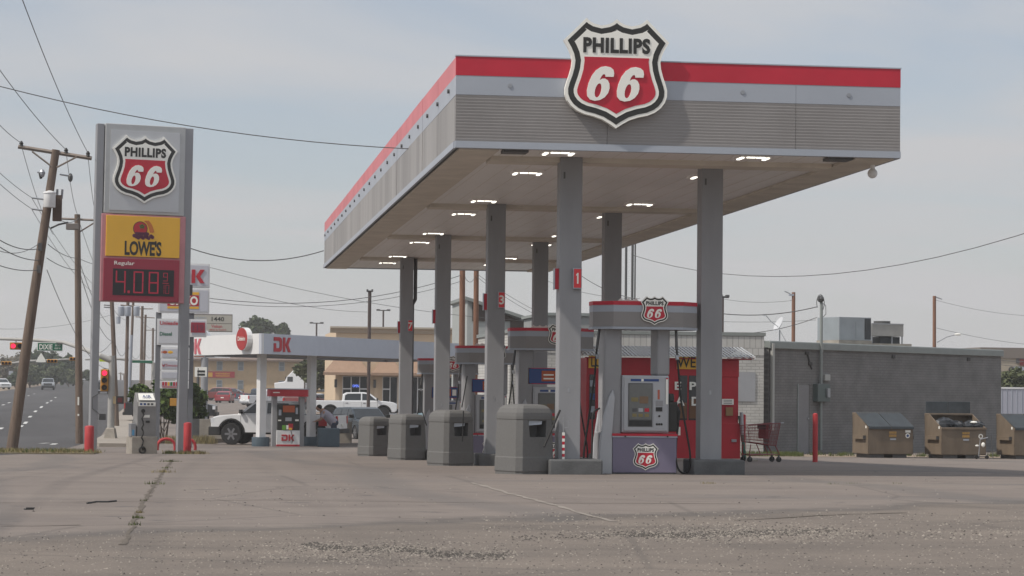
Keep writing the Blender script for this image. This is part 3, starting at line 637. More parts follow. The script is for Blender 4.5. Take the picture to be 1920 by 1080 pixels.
# ------------------------------------------------------------------ bins with windscreen wash
M_bin = mat('speckled_grey_plastic', (.140, .138, .134), .75, var=.08, scale=30, bump=.25, bscale=180)
def bin_unit():
    r = empty('waste_bin')
    q = MB(); a, c = .375, .085
    def ring(s, z): return [(x*s, y*s, z) for x, y in [(-a+c, -a), (a-c, -a), (a, -a+c), (a, a-c), (a-c, a), (-a+c, a), (-a, a-c), (-a, -a+c)]]
    lv = [(1.0, .0), (1.0, .04), (1.03, .055), (1.02, .28), (1.0, .29), (1.0, .30), (.985, .60), (.955, .90)]
    rs = [ring(s, z) for s, z in lv]; vs = [v for k in rs for v in k]; fs = []
    for i in range(len(rs)-1):
        for k in range(8):
            if k == 0 and i in (6,): continue
            fs.append((i*8+k, i*8+(k+1) % 8, (i+1)*8+(k+1) % 8, (i+1)*8+k))
    n = len(vs)
    # front panel with the opening (between z .60 and .90), recess behind it
    y6 = -a*.985; y7 = -a*.955; e6 = (a-c)*.985; e7 = (a-c)*.955
    vs += [(-.15, y6-.0, .615), (.17, y6, .615), (.19, y7, .885), (-.17, y7, .885), (-.13, y6+.22, .60), (.13, y6+.22, .60), (.15, y7+.2, .86), (-.15, y7+.2, .86)]
    o = [6*8+0, 6*8+1, 7*8+1, 7*8+0]; p = [n, n+1, n+2, n+3]; s_ = [n+4, n+5, n+6, n+7]
    fs += [(o[0], o[1], p[1], p[0]), (o[1], o[2], p[2], p[1]), (o[2], o[3], p[3], p[2]), (o[3], o[0], p[0], p[3])]
    q.add(vs, fs, M_bin)
    q.add([vs[i] for i in p+s_], [(0, 1, 5, 4), (1, 2, 6, 5), (2, 3, 7, 6), (3, 0, 4, 7), (4, 5, 6, 7)], M_dsteel)
    q.build('body', r, fix=False, bevel=.012)
    q = MB(); lid = [(.96, .895), (.975, .905), (.975, .95), (.955, 1.01), (.88, 1.08), (.74, 1.125), (.55, 1.145), (.3, 1.15)]
    rs = [ring(s, z) for s, z in lid]; vs = [v for k in rs for v in k]
    q.add(vs, [(i*8+k, i*8+(k+1) % 8, (i+1)*8+(k+1) % 8, (i+1)*8+k) for i in range(len(rs)-1) for k in range(8)] + [tuple(56+k for k in range(8)), tuple(range(7, -1, -1))], M_bin)
    q.build('domed_lid', r, bevel=.01)
    q = MB(); q.add([(-.13, -.30, .80), (.12, -.32, .82), (.13, -.32, .875), (-.13, -.32, .885)], [(0, 1, 2, 3)], mat('paper_towel', (.5, .55, .62), .6))
    q.build('paper_towel', r, fix=False)
    return r
binA = bin_unit()
def squeegee(parent, loc, rot, ln=.9):
    o = MB(); o.tube([(0, 0, 0), (0, 0, ln)], .014, M_rub, 6); o.box(-.10, .10, -.02, .02, ln-.02, ln+.02, M_rub); x = o.build('squeegee'); return x
bl = 'moulded grey waste bin with a windscreen wash tray, '
bins = [(984, 38.35, radians(27), 'biggest grey waste bin, nearest the camera, with a wash tray in its front'), (846, 48.2, radians(28), bl+'second nearest, beside column number 3'),
        (764, 58.5, radians(29), bl+'third nearest'), (703, 68.2, radians(30), bl+'smallest and farthest left')]
for i, (px, Y, rz, lb) in enumerate(bins):
    o = binA if i == 0 else copy_tree(binA); p = gp(px, Y); put(o, p.x, Y, rz, lb, 'waste bin', 'waste bins along the pump islands')
    if i == 0:
        for ch in list(o.children):
            pass
p = at(1037, 800, 38.0); a = at(1020, 838, 37.9); b = at(1050, 769, 38.1)
q = MB(); q.tube([a, b], .018, M_rub, 8); tag(q.build('squeegee'), 'black squeegee handle leaning out of the nearest waste bin', 'squeegee', 'squeegees in the wash trays')
for i, (x0_, y0_, x1_, y1_, Y, lb) in enumerate([(867, 828, 869, 770, 47.7, 'black squeegee standing upright in the second waste bin'), (800, 798, 792, 772, 58.2, 'short black squeegee handle at the right edge of the third waste bin'), (866, 764, 876, 705, 58.6, 'long thin black squeegee pole rising behind the second waste bin')]):
    q = MB(); q.tube([at(x0_, y0_, Y), at(x1_, y1_, Y)], .014, M_rub, 6); tag(q.build('squeegee'), lb, 'squeegee', 'squeegees in the wash trays')
p = gp(1045, 38.9); q = MB()
for k in range(9): q.box(-.02, .02, -.02, .02, .25+k*.05, .30+k*.05, M_red if k % 2 else M_cream)
q.tube([(0, 0, .2), (0, 0, .95)], .012, M_steel, 6); q.tube([(0, 0, .78), (.08, 0, .78), (.08, 0, .9)], .008, M_steel, 6)
o = q.build('marker_post'); o.location = (p.x, 38.2, p.z); tag(o, 'thin red and white striped marker post behind the nearest waste bin', 'marker post')
#@@PART3
# ------------------------------------------------------------------ price pylon
SY = 73.0
L0, R0 = at(178, 848, SY), at(347, 846, SY)
sx = (L0.x+R0.x)/2-.085; swid = 173/4400*SY/ .985
M_post = mat('pylon_post_grey', (.27, .275, .29), .55, var=.06, scale=1)
M_panel = mat('silver_sign_panel', (.50, .515, .53), .35, var=.05, scale=.7)
M_pink = mat('faded_pink_frame', (.52, .24, .26), .6, var=.15, scale=1.5)
M_dred = mat('price_panel_red', (.30, .035, .06), .5, var=.06, scale=1)
M_led = mat('led_panel_black', (.022, .022, .026), .4)
M_seg = mat('led_segment_red', (.42, .03, .06), .4, emit=(1, .05, .09), estr=.04)
py = empty('price_sign', (sx, SY, gz(SY)-.05), rot=(0, radians(.35), radians(13)), label='tall pylon sign on two grey posts with shield, yellow panel and red fuel price', cat='price sign')
SC = SY/4400/1.0
def sz(ypx): return (849-ypx)*SC     # heights up the sign
H = sz(240)
hw = swid/2/cos(radians(13))
for s_ in (-1, 1):
    q = MB(); a = s_*hw; pw = .22 if s_ < 0 else .28; q.box(min(a, a-s_*pw), max(a, a-s_*pw), -.15, .15, 0, H, M_post); q.build('post', py, bevel=.015)
ix = hw-.25
q = MB(); q.box(-ix, ix, -.19, .19, sz(405), H+.02, mat('cabinet_light_grey', (.42, .43, .43), .5, var=.06)); q.build('cabinet', py, bevel=.02)
q = MB(); q.box(-ix+.16, ix-.18, -.21, -.185, sz(399), H-.17, M_panel); o = q.build('emblem_panel', py)
q = MB(); shield_geo(q, 2.02, .06, T(-.02, -.205, sz(322))); q.build('shield_emblem', o, bevel=.006)
q = MB(); q.box(-ix-.06, ix+.06, -.20, .20, sz(568), sz(406), M_pink); q.build('lower_cabinet', py, bevel=.02)
q = MB(); q.box(-ix+.08, ix-.13, -.25, -.19, sz(484), sz(409), M_yel); yp = q.build('grocery_panel', py, bevel=.008)
q = MB(); q.text("LOWE'S", .46, M_black, T(-.02, -.252, sz(468)), width=1.14, bold=.035, ext=.004, spacing=.95); q.build('lettering', yp)
q = MB(); M_tom = mat('tomato_red', (.42, .03, .04), .5); M_leafg = mat('leaf_green', (.04, .17, .05), .6); M_ban = mat('banana_ochre', (.50, .16, .04), .6); M_grape = mat('grape_purple', (.11, .03, .06), .6)
def disc(q, x, z, r, m, y=-.256, n=20, sx_=1): q.prism([(x+r*sx_*cos(2*pi*k/n), z+r*sin(2*pi*k/n)) for k in range(n)], y, y+.006, m)
tz = sz(433)
disc(q, -.12, tz+.02, .225, M_black, -.254); disc(q, -.12, tz+.02, .205, M_tom, -.257)
for k in range(5):
    a = k*2*pi/5+.3; q.prism([(-.07+.05*cos(a+1.2), tz+.09+.04*sin(a+1.2)), (-.07+.11*cos(a), tz+.09+.09*sin(a)), (-.07+.05*cos(a-1.2), tz+.09+.04*sin(a-1.2))], -.262, -.256, M_leafg)
for off, ln in ((0, .0), (.06, .03)):
    arc = [(.02+off+.22*sin(t), tz+.26-.50*(1-cos(t*.9))-.12*t) for t in [i*.22 for i in range(6)]]
    q.prism([(x-.035, z) for x, z in arc]+[(x+.04, z+.02) for x, z in reversed(arc)], -.254-off*.05, -.250, M_ban)
for i in range(11): disc(q, -.29+.055*i+random.uniform(-.02, .02), tz-.20-.03*(i % 3), .06, M_grape, -.258, 10)
for i in range(5): disc(q, -.22+.08*i, tz-.14, .06, M_grape, -.2585, 10)
q.build('fruit_picture', yp)
q = MB(); q.box(-ix+.03, ix-.12, -.25, -.19, sz(566), sz(488), M_dred); pp = q.build('price_panel', py, bevel=.008)
q = MB(); q.text('Regular', .15, M_cream, T(-ix+.66, -.252, sz(497.5)), width=.62, bold=.01, ext=.003); q.build('lettering', pp)
q = MB(); q.box(-.93, .96, -.256, -.25, sz(556), sz(507), M_led); q.build('display', pp)
q = MB()
def digit(q, x, z, w_, h, segs, t=.055, y=-.260):
    S = {'a': (x, x+w_, z+h-t, z+h), 'd': (x, x+w_, z, z+t), 'g': (x, x+w_, z+h/2-t/2, z+h/2+t/2), 'f': (x, x+t, z+h/2, z+h), 'b': (x+w_-t, x+w_, z+h/2, z+h), 'e': (x, x+t, z, z+h/2), 'c': (x+w_-t, x+w_, z, z+h/2)}
    for s_ in segs:
        a, b, c, d = S[s_]; q.box(a+.006, b-.006, y, y+.005, c+.006, d-.006, M_seg)
zb_ = sz(553); hh = sz(510)-zb_
digit(q, -.85, zb_+.02, .32, hh-.03, 'fgbc'); q.box(-.47, -.40, -.26, -.255, zb_+.02, zb_+.10, M_seg)
digit(q, -.30, zb_+.02, .32, hh-.03, 'abcdef'); digit(q, .17, zb_+.02, .32, hh-.03, 'abcdefg')
digit(q, .62, zb_+hh*.58, .15, hh*.38, 'abcdfg', .03); q.box(.61, .80, -.26, -.255, zb_+hh*.49, zb_+hh*.515, M_seg)
digit(q, .60, zb_+.03, .07, hh*.40, 'bc', .025); digit(q, .70, zb_+.03, .12, hh*.40, 'abcdef', .025); q.build('price_digits', pp)
q = MB(); q.box(hw, hw+.10, -.06, .06, sz(552), sz(532), M_dsteel); q.build('junction_box', py)
q = MB(); q.box(-hw+.30, -hw+.48, -.10, .02, sz(786), sz(775), M_dsteel); q.tube([(-hw+.30, -.16, sz(776)), (-hw+.05, -.16, sz(765)), (-hw+.04, -.16, sz(745)), (-hw+.28, -.16, sz(736))], .01, M_wire, 5); q.build('cable_box', py)
M_bol = mat('bollard_red', (.42, .035, .04), .55, var=.15, scale=3)
def bollard(px, pytop, pybot, Y, r, lb, grp='red steel guard posts'):
    b_ = gp(px, Y); t_ = at(px, pytop, Y); q = MB(); h = t_.z-b_.z
    q.lathe([(r, 0), (r, h-.02), (r*.9, h), (r*.3, h+.02)], M_bol, 16); o = q.build('bollard', smooth=True); o.location = b_; tag(o, lb, 'bollard', grp); return o
bollard(169, 799, 856, 71.6, .14, 'red guard post in front of the left leg of the price pylon')
bollard(353, 793, 852, 71.8, .12, 'red guard post beside the right leg of the price pylon')
bollard(1529, 776, 866, 59.5, .068, 'slim red guard post standing alone in front of the dark brick wall')
bollard(1395, 778, 862, 63.0, .055, 'red guard post between the kiosk and the shopping cart')
def hoop(x0, x1, ytop, ybot, Y, lb):
    a = gp(x0, Y); b = gp(x1, Y); zt_ = at(x0, ytop, Y).z; q = MB(); r = .25
    pts = [a, Vector((a.x, Y, zt_-r))]+[Vector((a.x+r-r*cos(t), Y, zt_-r+r*sin(t))) for t in (.4, .8, 1.2, 1.57)]+[Vector((b.x-r+r*sin(t), Y, zt_-r+r*cos(t))) for t in (0, .4, .8, 1.2, 1.57)]+[b]
    q.tube(pts, .05, M_bol, 8); tag(q.build('guard_rail', smooth=True), lb, 'guard rail')
hoop(297, 330, 823, 845, 79, 'low red hoop rail behind the right leg of the price pylon, left piece')
hoop(338, 368, 823, 845, 79.6, 'low red hoop rail behind the right leg of the price pylon, right piece')

# ------------------------------------------------------------------ air machine
p = gp(271, 71); am = empty('air_machine', (p.x, 71, p.z), radians(14), label='grey metal air and vacuum machine with sloped top on a concrete block', cat='air machine')
k = 71/4400
M_am = mat('air_machine_grey', (.26, .255, .25), .5, metal=.2, var=.12, scale=3)
q = MB(); q.prism([(-.30, 0), (.28, 0), (.28, 1.02), (.10, 1.30), (-.02, 1.30), (-.30, 1.02)], -.27, .30, M_am, 'X', T(0, 0, .52)); b = q.build('cabinet', am, bevel=.012)
q = MB(); q.box(-.24, .27, -.316, -.30, 1.42, 1.54, M_cream)
q.add([(-.23, -.30, 1.60), (.26, -.30, 1.60), (.24, -.06, 1.80), (-.21, -.06, 1.80)], [(0, 1, 2, 3)], M_cream); q.text('AIR', .12, M_blue, T(.02, -.215, 1.71, rx=radians(-50)), ext=.003); 
for i in range(4): q.box(-.2+i*.11, -.13+i*.11, -.32, -.315, 1.45, 1.51, M_blue if i < 2 else M_dsteel)
q.build('label_panel', am)
q = MB(); q.tube([(-.1, -.33, 1.28), (-.1, -.30, 1.28)], .06, M_black, 12); q.box(-.10, .10, -.31, -.30, 1.08, 1.16, M_cream); q.box(-.26, .26, -.305, -.30, .60, 1.0, M_am); q.box(-.02, .10, -.325, -.30, .93, .99, M_trim); q.build('fittings', am)
q = MB(); q.box(-.44, .34, -.36, .40, -.05, .52, M_conc); q.build('concrete_block', am, bevel=.02)
q = MB(); q.box(-.46, -.32, -.34, .0, .52, .90, M_steel); q.box(-.43, -.36, -.345, -.34, .55, .72, mat('sticker_blue', (.10, .30, .50), .5)); q.build('side_box', am, bevel=.01)
q = MB(); pts = [(-.12+.03*sin(t*2.2), -.38+.02*cos(t*2.2), 1.25-t*.095) for t in range(13)]; q.tube(pts, .022, M_rub, 6)
q.tube([(-.12+.09*cos(t), -.39, .12+.09*sin(t)) for t in [i*.5 for i in range(14)]], .028, M_rub, 6); q.build('coiled_hose', am)

# ------------------------------------------------------------------ red ice kiosk
KY = 61.5
kl, kr = gp(1096, KY), gp(1388, KY); KW = kr.x-kl.x; kz = gz(KY); kx = (kl.x+kr.x)/2
M_kred = mat('kiosk_red', (.44, .022, .035), .5, var=.16, scale=1.2)
ki = empty('ice_kiosk', (kx, KY, kz), label='red self-service kiosk with yellow lettered fascia, white words and corrugated metal roof', cat='kiosk')
ks = KY/4400
def kxp(px): return (px-1242)/292*KW
def kzp(ypx): return (862-ypx)*ks
q = MB(); q.box(-KW/2+.05, KW/2-.05, 0, 2.6, 0, kzp(668), M_kred); q.box(kxp(1352), KW/2-.04, -.02, 0, kzp(702), kzp(670), M_kred); q.box(kxp(1350), KW/2, -.04, 0, 0, kzp(790), M_kred); q.build('walls', ki, bevel=.01)
q = MB()
for i in range(46):
    x = -KW/2-.02+i*(KW+.35)/46; w_ = (KW+.35)/46
    for a, b, z in ((0, .5, 0), (.5, 1, .028)):
        q.add([(x+a*w_, -.35, kzp(665)+z), (x+b*w_, -.35, kzp(665)+z), (x+b*w_, 1.3, kzp(645)+z), (x+a*w_, 1.3, kzp(645)+z)], [(0, 1, 2, 3)], mat('roof_galvanised', (.40, .42, .43), .45, var=.2, scale=2))
        q.add([(x+a*w_, 1.3, kzp(645)+z), (x+b*w_, 1.3, kzp(645)+z), (x+b*w_, 2.9, kzp(660)+z), (x+a*w_, 2.9, kzp(660)+z)], [(0, 1, 2, 3)], MATS['roof_galvanised'])
q.box(KW/2+.30, KW/2+.33, -.36, 2.9, kzp(668), kzp(662), M_white); q.box(-KW/2, KW/2+.3, -.05, 0, kzp(669), kzp(665)-.03, M_kred)
q.build('corrugated_roof', ki, fix=False)
for a, b in ((1103, 1128), (1268, 1345)):
    q = MB(); q.box(kxp(a), kxp(b), -.035, -.0, kzp(688), kzp(664), M_yel); fp = q.build('yellow_fascia', ki)
q = MB(); q.text('LO', .27, M_black, T(kxp(1117), -.037, kzp(676)), width=.27, bold=.01, ext=.003); q.text("WE'S $", .34, M_black, T(kxp(1302), -.037, kzp(676)), width=.98, bold=.01, ext=.003); q.build('lettering', fp)
q = MB()
for a, b in ((1105, 1116), (1272, 1288), (1291, 1310), (1314, 1344)): q.box(kxp(a), kxp(b), -.012, 0, kzp(785), kzp(700), M_glass)
for a, b, z in ((1292, 1308, 745), (1316, 1342, 750), (1273, 1287, 752)): q.box(kxp(a), kxp(b), -.016, -.012, kzp(782), kzp(z), mat('brown_poster', (.16, .08, .04), .6))
for z in (715, 740, 764): q.box(kxp(1106), kxp(1115), -.016, -.012, kzp(z+8), kzp(z-4), M_lgrey if z != 740 else M_blue)
q.build('window', ki)
q = MB(); q.text('E  PU', .22, M_cream, T(kxp(1293), -.03, kzp(720)), width=.84, bold=.03, ext=.01); q.text('A  DA', .24, M_cream, T(kxp(1297), -.03, kzp(749)), width=.92, bold=.03, ext=.01); q.build('lettering', ki)
q = MB(); q.box(kxp(1353), kxp(1375), -.05, -.03, kzp(755), kzp(744), M_cream)
for i in range(3): q.box(kxp(1356), kxp(1372), -.054, -.05, kzp(747+i*3), kzp(746+i*3), M_dsteel)
q.build('notice', ki)
q = MB(); q.box(kxp(1360), kxp(1373), -.09, -.03, kzp(776), kzp(760), mat('tan_box', (.28, .17, .08), .6)); q.box(kxp(1371), kxp(1380), -.10, -.03, kzp(826), kzp(821), M_steel); q.build('coin_box', ki)
q = MB(); q.tube([(KW/2+.12, -.1, .05), (KW/2+.03, -.12, .8), (KW/2-.04, -.06, 1.2)], .04, mat('hose_green', (.05, .12, .09), .6), 8); q.tube([(KW/2+.03, -.12, .7), (KW/2+.01, -.12, 1.3)], .05, M_steel, 8); q.build('water_hose', ki)
q = MB(); q.box(-KW/2-.2, KW/2+.35, -.6, 2.8, -.1, .06, M_conc); o = q.build('concrete_pad'); o.location = (kx, KY, kz); tag(o, 'low concrete pad under the red kiosk', 'concrete pad')

# ------------------------------------------------------------------ painted brick store behind
M_bl = brick_mat('painted_light_brick', (.46, .455, .43), (.50, .495, .475), (.32, .315, .30), .30, .10, var=.14, ms=.010)
M_bd = brick_mat('painted_dark_brick', (.180, .174, .170), (.193, .187, .182), (.14, .136, .133), .30, .10, var=.22, ms=.010)
M_cap = mat('coping_metal', (.24, .26, .25), .5, var=.08)
LY = 78.5
cx_ = at(1432, 740, LY).x; lx_ = at(955, 740, LY).x; topL = at(1380, 623, LY).z; gl = gz(LY)-.1
st = empty('brick_store', (cx_, LY, gl), label='light grey painted brick shop wall with a paved parapet, behind the red kiosk', cat='building'); st['label'] = 'light grey painted brick building right behind the red kiosk'
wL = cx_-lx_; hL = topL-gl
q = MB(); q.box(-wL, 0, 0, 9, 0, hL-.12, M_bl); q.build('wall', st)
M_sold = brick_mat('soldier_brick', (.47, .465, .44), (.50, .495, .475), (.33, .325, .31), .20, .62, var=.1, ms=.014)
q = MB(); q.box(-wL, .0, -.02, 0, hL-.78, hL-.14, M_sold); q.build('soldier_course', st)
q = MB(); q.box(-wL-.05, .05, -.05, 9.1, hL-.12, hL, M_cap); q.build('coping', st)
q = MB(); q.box(-.95, -.30, -.03, 0, 1.9, 2.9, mat('patched_panel', (.33, .34, .36), .7, var=.06)); q.build('covered_opening', st)
DYa, DYb = 80.0, 91.0
A = at(1441, 740, DYa); B = at(1877, 740, DYb); A.z = 0; B.z = 0
ang = math.atan2(B.y-A.y, B.x-A.x); wlen = (B-A).length
ds = empty('brick_annex', (A.x, A.y, gz(80)-.1), ang, label='long windowless dark grey brick building with door, meter and rooftop units', cat='building')
gz0 = gz(80)-.1
hA = at(1441, 640, DYa).z-gz0; hB = at(1877, 655, DYb).z-gz0; hD = (hA+hB)/2
q = MB(); q.box(0, wlen, 0, 12, 0, hD-.25, M_bd); q.build('wall', ds)
q = MB(); q.box(-.05, wlen+.06, -.10, 0, hD-.27, hD-.02, M_cap); q.box(-.05, wlen+.06, -.05, 12, hD-.25, hD, M_cap); q.build('gutter', ds, bevel=.02)
q = MB(); q.box(.02, .15, -.16, -.05, .9, hD-.1, mat('pale_pipe', (.38, .38, .36), .6)); q.build('downspout', ds, bevel=.02)
def wx(px):     # position along the dark wall for a picture column
    r = ray(px, 740); # intersect with the wall line
    dx, dy = B.x-A.x, B.y-A.y; t_ = (A.x*r.y-A.y*r.x)/(r.x*dy-r.y*dx); return t_*wlen
def wz(px, ypx):
    t_ = wx(px)/wlen; Y = A.y+(B.y-A.y)*t_; return at(px, ypx, Y).z-gz0
M_door = mat('door_dark_grey', (.215, .21, .215), .6, var=.05)
q = MB(); q.box(wx(1496), wx(1516), -.02, 0, .05, wz(1500, 722), M_door); q.box(wx(1494.5), wx(1496), -.035, 0, .05, wz(1500, 720), M_cap); q.box(wx(1516), wx(1517), -.035, 0, .05, wz(1500, 720), M_bd); q.tube([(wx(1514), -.06, wz(1514, 785)), (wx(1514), -.02, wz(1514, 785))], .03, M_steel, 8); q.build('door', ds)
q = MB(); q.box(wx(1524), wx(1547), -.22, 0, wz(1530, 753), wz(1530, 720), mat('meter_box_green', (.10, .125, .12), .5)); q.box(wx(1539), wx(1544), -.30, -.22, wz(1540, 745), wz(1540, 728), M_steel); q.build('meter_box', ds, bevel=.01)
q = MB(); q.box(wx(1542), wx(1552), -.12, 0, wz(1547, 714), wz(1547, 702), mat('pale_pipe', (.38, .38, .36), .6)); q.build('junction_box', ds, bevel=.02)
q = MB(); x = wx(1534); q.tube([(x, -.12, .2), (x, -.12, wz(1534, 562))], .055, M_cap, 10); q.tube([(x+.10, -.10, wz(1537, 660)), (x+.10, -.10, hD-.05)], .035, mat('pale_pipe', (.38, .38, .36), .6), 8); q.build('service_mast', ds, smooth=True)
q = MB(); zt = wz(1534, 562)
q.tube([(x+.25*cos(t)*(-1)-.06, -.12, zt-.12+.30*sin(t)) for t in [i*.45-.6 for i in range(12)]], .014, M_wire, 6); q.ball((x-.05, -.12, zt+.02), .13, M_dsteel, 10); q.tube([(x, -.12, zt-.1), (x+.28, -.12, zt-.2), (x+.30, -.12, zt-.5), (x+.12, -.12, zt-.62)], .012, M_wire, 6); q.build('weatherhead', ds)
q = MB()
for px, py in ((1512, 662), (1518, 682), (1674, 669), (1815, 674)): q.box(wx(px)-.10, wx(px)+.10, -.05, 0, wz(px, py+3), wz(px, py-3), mat('vent_dark', (.055, .053, .052), .7))
q.tube([(wx(1512), -.02, wz(1512, 660)), (wx(1516), -.02, wz(1516, 676)), (wx(1521), -.02, wz(1521, 692))], .035, mat('vent_dark', (.05, .05, .05), .7), 6); q.build('wall_vents', ds)
# rooftop units stand on the roof
RC = Matrix.Translation((A.x, A.y, gz0)) @ Matrix.Rotation(ang, 4, 'Z')
def roofthing(name, loc, lb, cat): 
    o = empty(name, RC @ Vector(loc), ang-.35, label=lb, cat=cat); return o
Yq = 84.5
def rp_(px, py, Y): return at(px, py, Y)
pa = rp_(1549, 633, Yq); pb = rp_(1643, 590, Yq)
u1 = empty('rooftop_unit', (rp_(1602, 633, Yq).x, Yq+.8, gz0+hD), radians(20), label='large boxy silver air conditioning unit on the dark brick building roof', cat='air conditioner')
M_gal = mat('galvanised_steel', (.34, .37, .39), .4, metal=.3, var=.12, scale=1.5); M_gald = mat('louvre_dark', (.07, .075, .08), .6)
q = MB(); q.box(-.85, .60, -.6, .8, .16, 1.02, M_gal); q.build('casing', u1, bevel=.01)
q = MB(); q.box(-.87, .62, -.62, .82, 0, .16, M_conc); q.build('curb', u1)
q = MB(); q.box(-.10, .25, -.615, -.6, .25, .85, M_gal)
for i in range(9): q.box(.32, .56, -.62, -.6, .24+i*.08, .28+i*.08, M_gald)
q.box(.30, .58, -.61, -.6, .2, .98, M_gald); q.build('access_panel', u1)
u2 = empty('rooftop_condenser', (rp_(1688, 640, Yq).x, Yq+2.2, gz0+hD-.05), radians(12), label='open-framed rooftop condenser with a fan ring, right of the boxy unit', cat='air conditioner')
q = MB(); q.box(-.75, .6, -.5, .5, .42, .86, mat('condenser_beige', (.34, .33, .31), .6, var=.1)); q.build('casing', u2, bevel=.01)
q = MB()
for a in (-.73, 0.12, .56):
    for b in (-.46, .46): q.box(a-.02, a+.02, b-.02, b+.02, 0, .90, M_steel)
q.box(-.75, .6, -.52, -.50, .86, .90, M_steel); q.box(-.75, .95, -.5, .5, .0, .14, M_conc); q.build('frame', u2)
q = MB(); q.lathe([(.32, .86), (.32, 1.0), (.28, 1.0), (.28, .9)], M_dsteel, 18, T(-.05, 0, 0)); q.box(-.3, .55, -.3, .3, .14, .40, M_gald); q.build('fan_ring', u2)
u3 = at(1462, 605, 86); sdx = empty('satellite_dish', (u3.x, 86, gz0+hD), label='white satellite dish on a short mast on the roof edge', cat='satellite dish')
M_dish = mat('dish_white', (.55, .56, .58), .5)
q = MB(); q.tube([(0, 0, -.1), (0, 0, .55)], .025, M_steel, 8); q.tube([(.02, 0, .5), (.35, .1, -.02)], .01, M_steel, 6); q.build('mast', sdx)
q = MB(); q.lathe([(.02, 0), (.16, .025), (.29, .09), (.30, .10), (.285, .10), (.15, .045)], M_dish, 18, T(.02, 0, .72, ry=radians(-62), rz=radians(10))); q.build('dish', sdx, smooth=True)
q = MB(); q.tube([(0, 0, .62), (-.36, -.1, .85), (-.60, -.2, 1.10)], .014, M_steel, 6); q.box(-.70, -.58, -.25, -.15, 1.05, 1.13, M_dish); q.build('feed_arm', sdx)

# ------------------------------------------------------------------ dumpsters
M_dump = mat('dumpster_brown', (.165, .128, .092), .6, var=.22, scale=2.5, stretch=(1, 1, .3))
M_lid = mat('dumpster_lid', (.05, .06, .068), .5, var=.3, scale=3)
def dumpster(open_=False):
    r = empty('dumpster'); W2 = .80
    q = MB(); prof = [(-.62, .12), (.55, .12), (.62, 1.38), (.30, 1.42), (-.62, .98)]   # (y, z)
    t = .03
    q.prism(prof, -W2, -W2+t, M_dump, 'X'); q.prism(prof, W2-t, W2, M_dump, 'X')
    q.box(-W2, W2, -.62, -.60, .12, .98, M_dump); q.box(-W2, W2, .55, .60, .12, 1.38, M_dump); q.box(-W2, W2, -.62, .58, .12, .15, M_dump)
    q.box(-W2-.01, W2+.01, -.66, -.60, .93, 1.0, M_dump); q.build('body', r, bevel=.008)
    q = MB()
    for s_ in (-1, 1): q.box(min(s_*W2, s_*(W2+.10)), max(s_*W2, s_*(W2+.10)), -.45, .35, .60, .72, M_dump)
    for s_ in (-1, 1): q.box(min(s_*W2, s_*(W2+.102)), max(s_*W2, s_*(W2+.102)), -.46, -.44, .61, .71, M_dsteel)
    q.build('fork_pocket', r)
    q = MB()
    for x in (-.45, .35): q.box(x-.25, x+.25, -.55, .5, 0, .12, M_dsteel)
    q.build('skid', r)
    q = MB(); q.box(-W2, W2, .28, .62, 1.38, 1.42, M_dump); q.box(-W2, W2, .32, .60, 1.42, 1.435, mat('dumpster_tan', (.27, .21, .15), .7, var=.1)); q.build('hinge_plate', r)
    for k, (a, b) in enumerate(((-W2, -.01), (.01, W2))):
        q = MB(); n = 9
        if not open_:
            for i in range(n):
                x0_ = a+(b-a)*i/n; x1_ = a+(b-a)*(i+.6)/n
                q.add([(x0_, -.66, 1.02), (x1_, -.66, 1.02), (x1_, .32, 1.45), (x0_, .32, 1.45), (x0_, -.66, .99), (x1_, -.66, .99)], [(0, 1, 2, 3), (0, 4, 5, 1)], M_lid)
            q.add([(a, -.68, 1.0), (b, -.68, 1.0), (b, .32, 1.43), (a, .32, 1.43), (a, -.68, .93), (b, -.68, .93)], [(0, 1, 2, 3), (0, 4, 5, 1)], M_lid)
            q.build('lid', r, fix=False)
        else:
            q.box(a, b, .50, .54, 1.40, 1.40+.42, M_lid, T(0, 0, 0)); o = q.build('lid', r, bevel=.01)
    if open_:
        q = MB(); M_bag = mat('rubbish_bag_black', (.03, .033, .038), .3)
        for c_, rr in (((-.40, -.05, 1.10), .30), ((.1, .1, 1.0), .28), ((.45, -.2, 1.05), .24), ((.66, -.3, 1.05), .2)): q.ball(c_, rr, M_bag, 10, (1.2, 1, .7))
        for v in range(len(q.v)): q.v[v] = tuple(c+random.uniform(-.03, .03) for c in q.v[v])
        q.ball((.50, -.35, 1.16), .09, M_cream, 7, (1.5, 1, .5)); q.build('rubbish_bags', r)
    q = MB()
    for z in (.78, .68): q.box(-.06, .20, -.632, -.62, z, z+.075, mat('label_orange', (.42, .25, .08), .6, var=.3, scale=30))
    q.box(-.02, .18, -.632, -.62, .58, .63, M_lgrey)
    if not open_: q.box(.52, .70, -.632, -.62, .82, .90, M_cream)
    q.prism([(.60+.08*cos(i*.628), .72+.08*sin(i*.628)) for i in range(10)], -.632, -.62, M_cream); q.prism([(.60+.045*cos(i*.628), .72+.045*sin(i*.628)) for i in range(10)], -.636, -.63, M_blue if not open_ else M_dump)
    q.box(-W2-.006, -W2, -.50, -.42, .95, 1.03, M_cream)
    q.build('stickers', r); return r
dz_ = 73.5
d1 = dumpster(); p = gp(1655, dz_); put(d1, p.x, dz_, radians(8), 'brown metal dumpster with its black lid closed, left of the overflowing one', 'dumpster', 'brown dumpsters in front of the dark brick wall')
d2 = dumpster(True); p = gp(1791, dz_-.4); put(d2, p.x, dz_-.4, radians(8), 'brown dumpster with open lids, overflowing with black rubbish bags', 'dumpster', 'brown dumpsters in front of the dark brick wall')
d3 = copy_tree(d1); p = gp(1926, dz_-.6); put(d3, p.x, dz_-.6, radians(8), 'tan brown dumpster cut off by the right edge of the picture', 'dumpster', 'brown dumpsters in front of the dark brick wall')
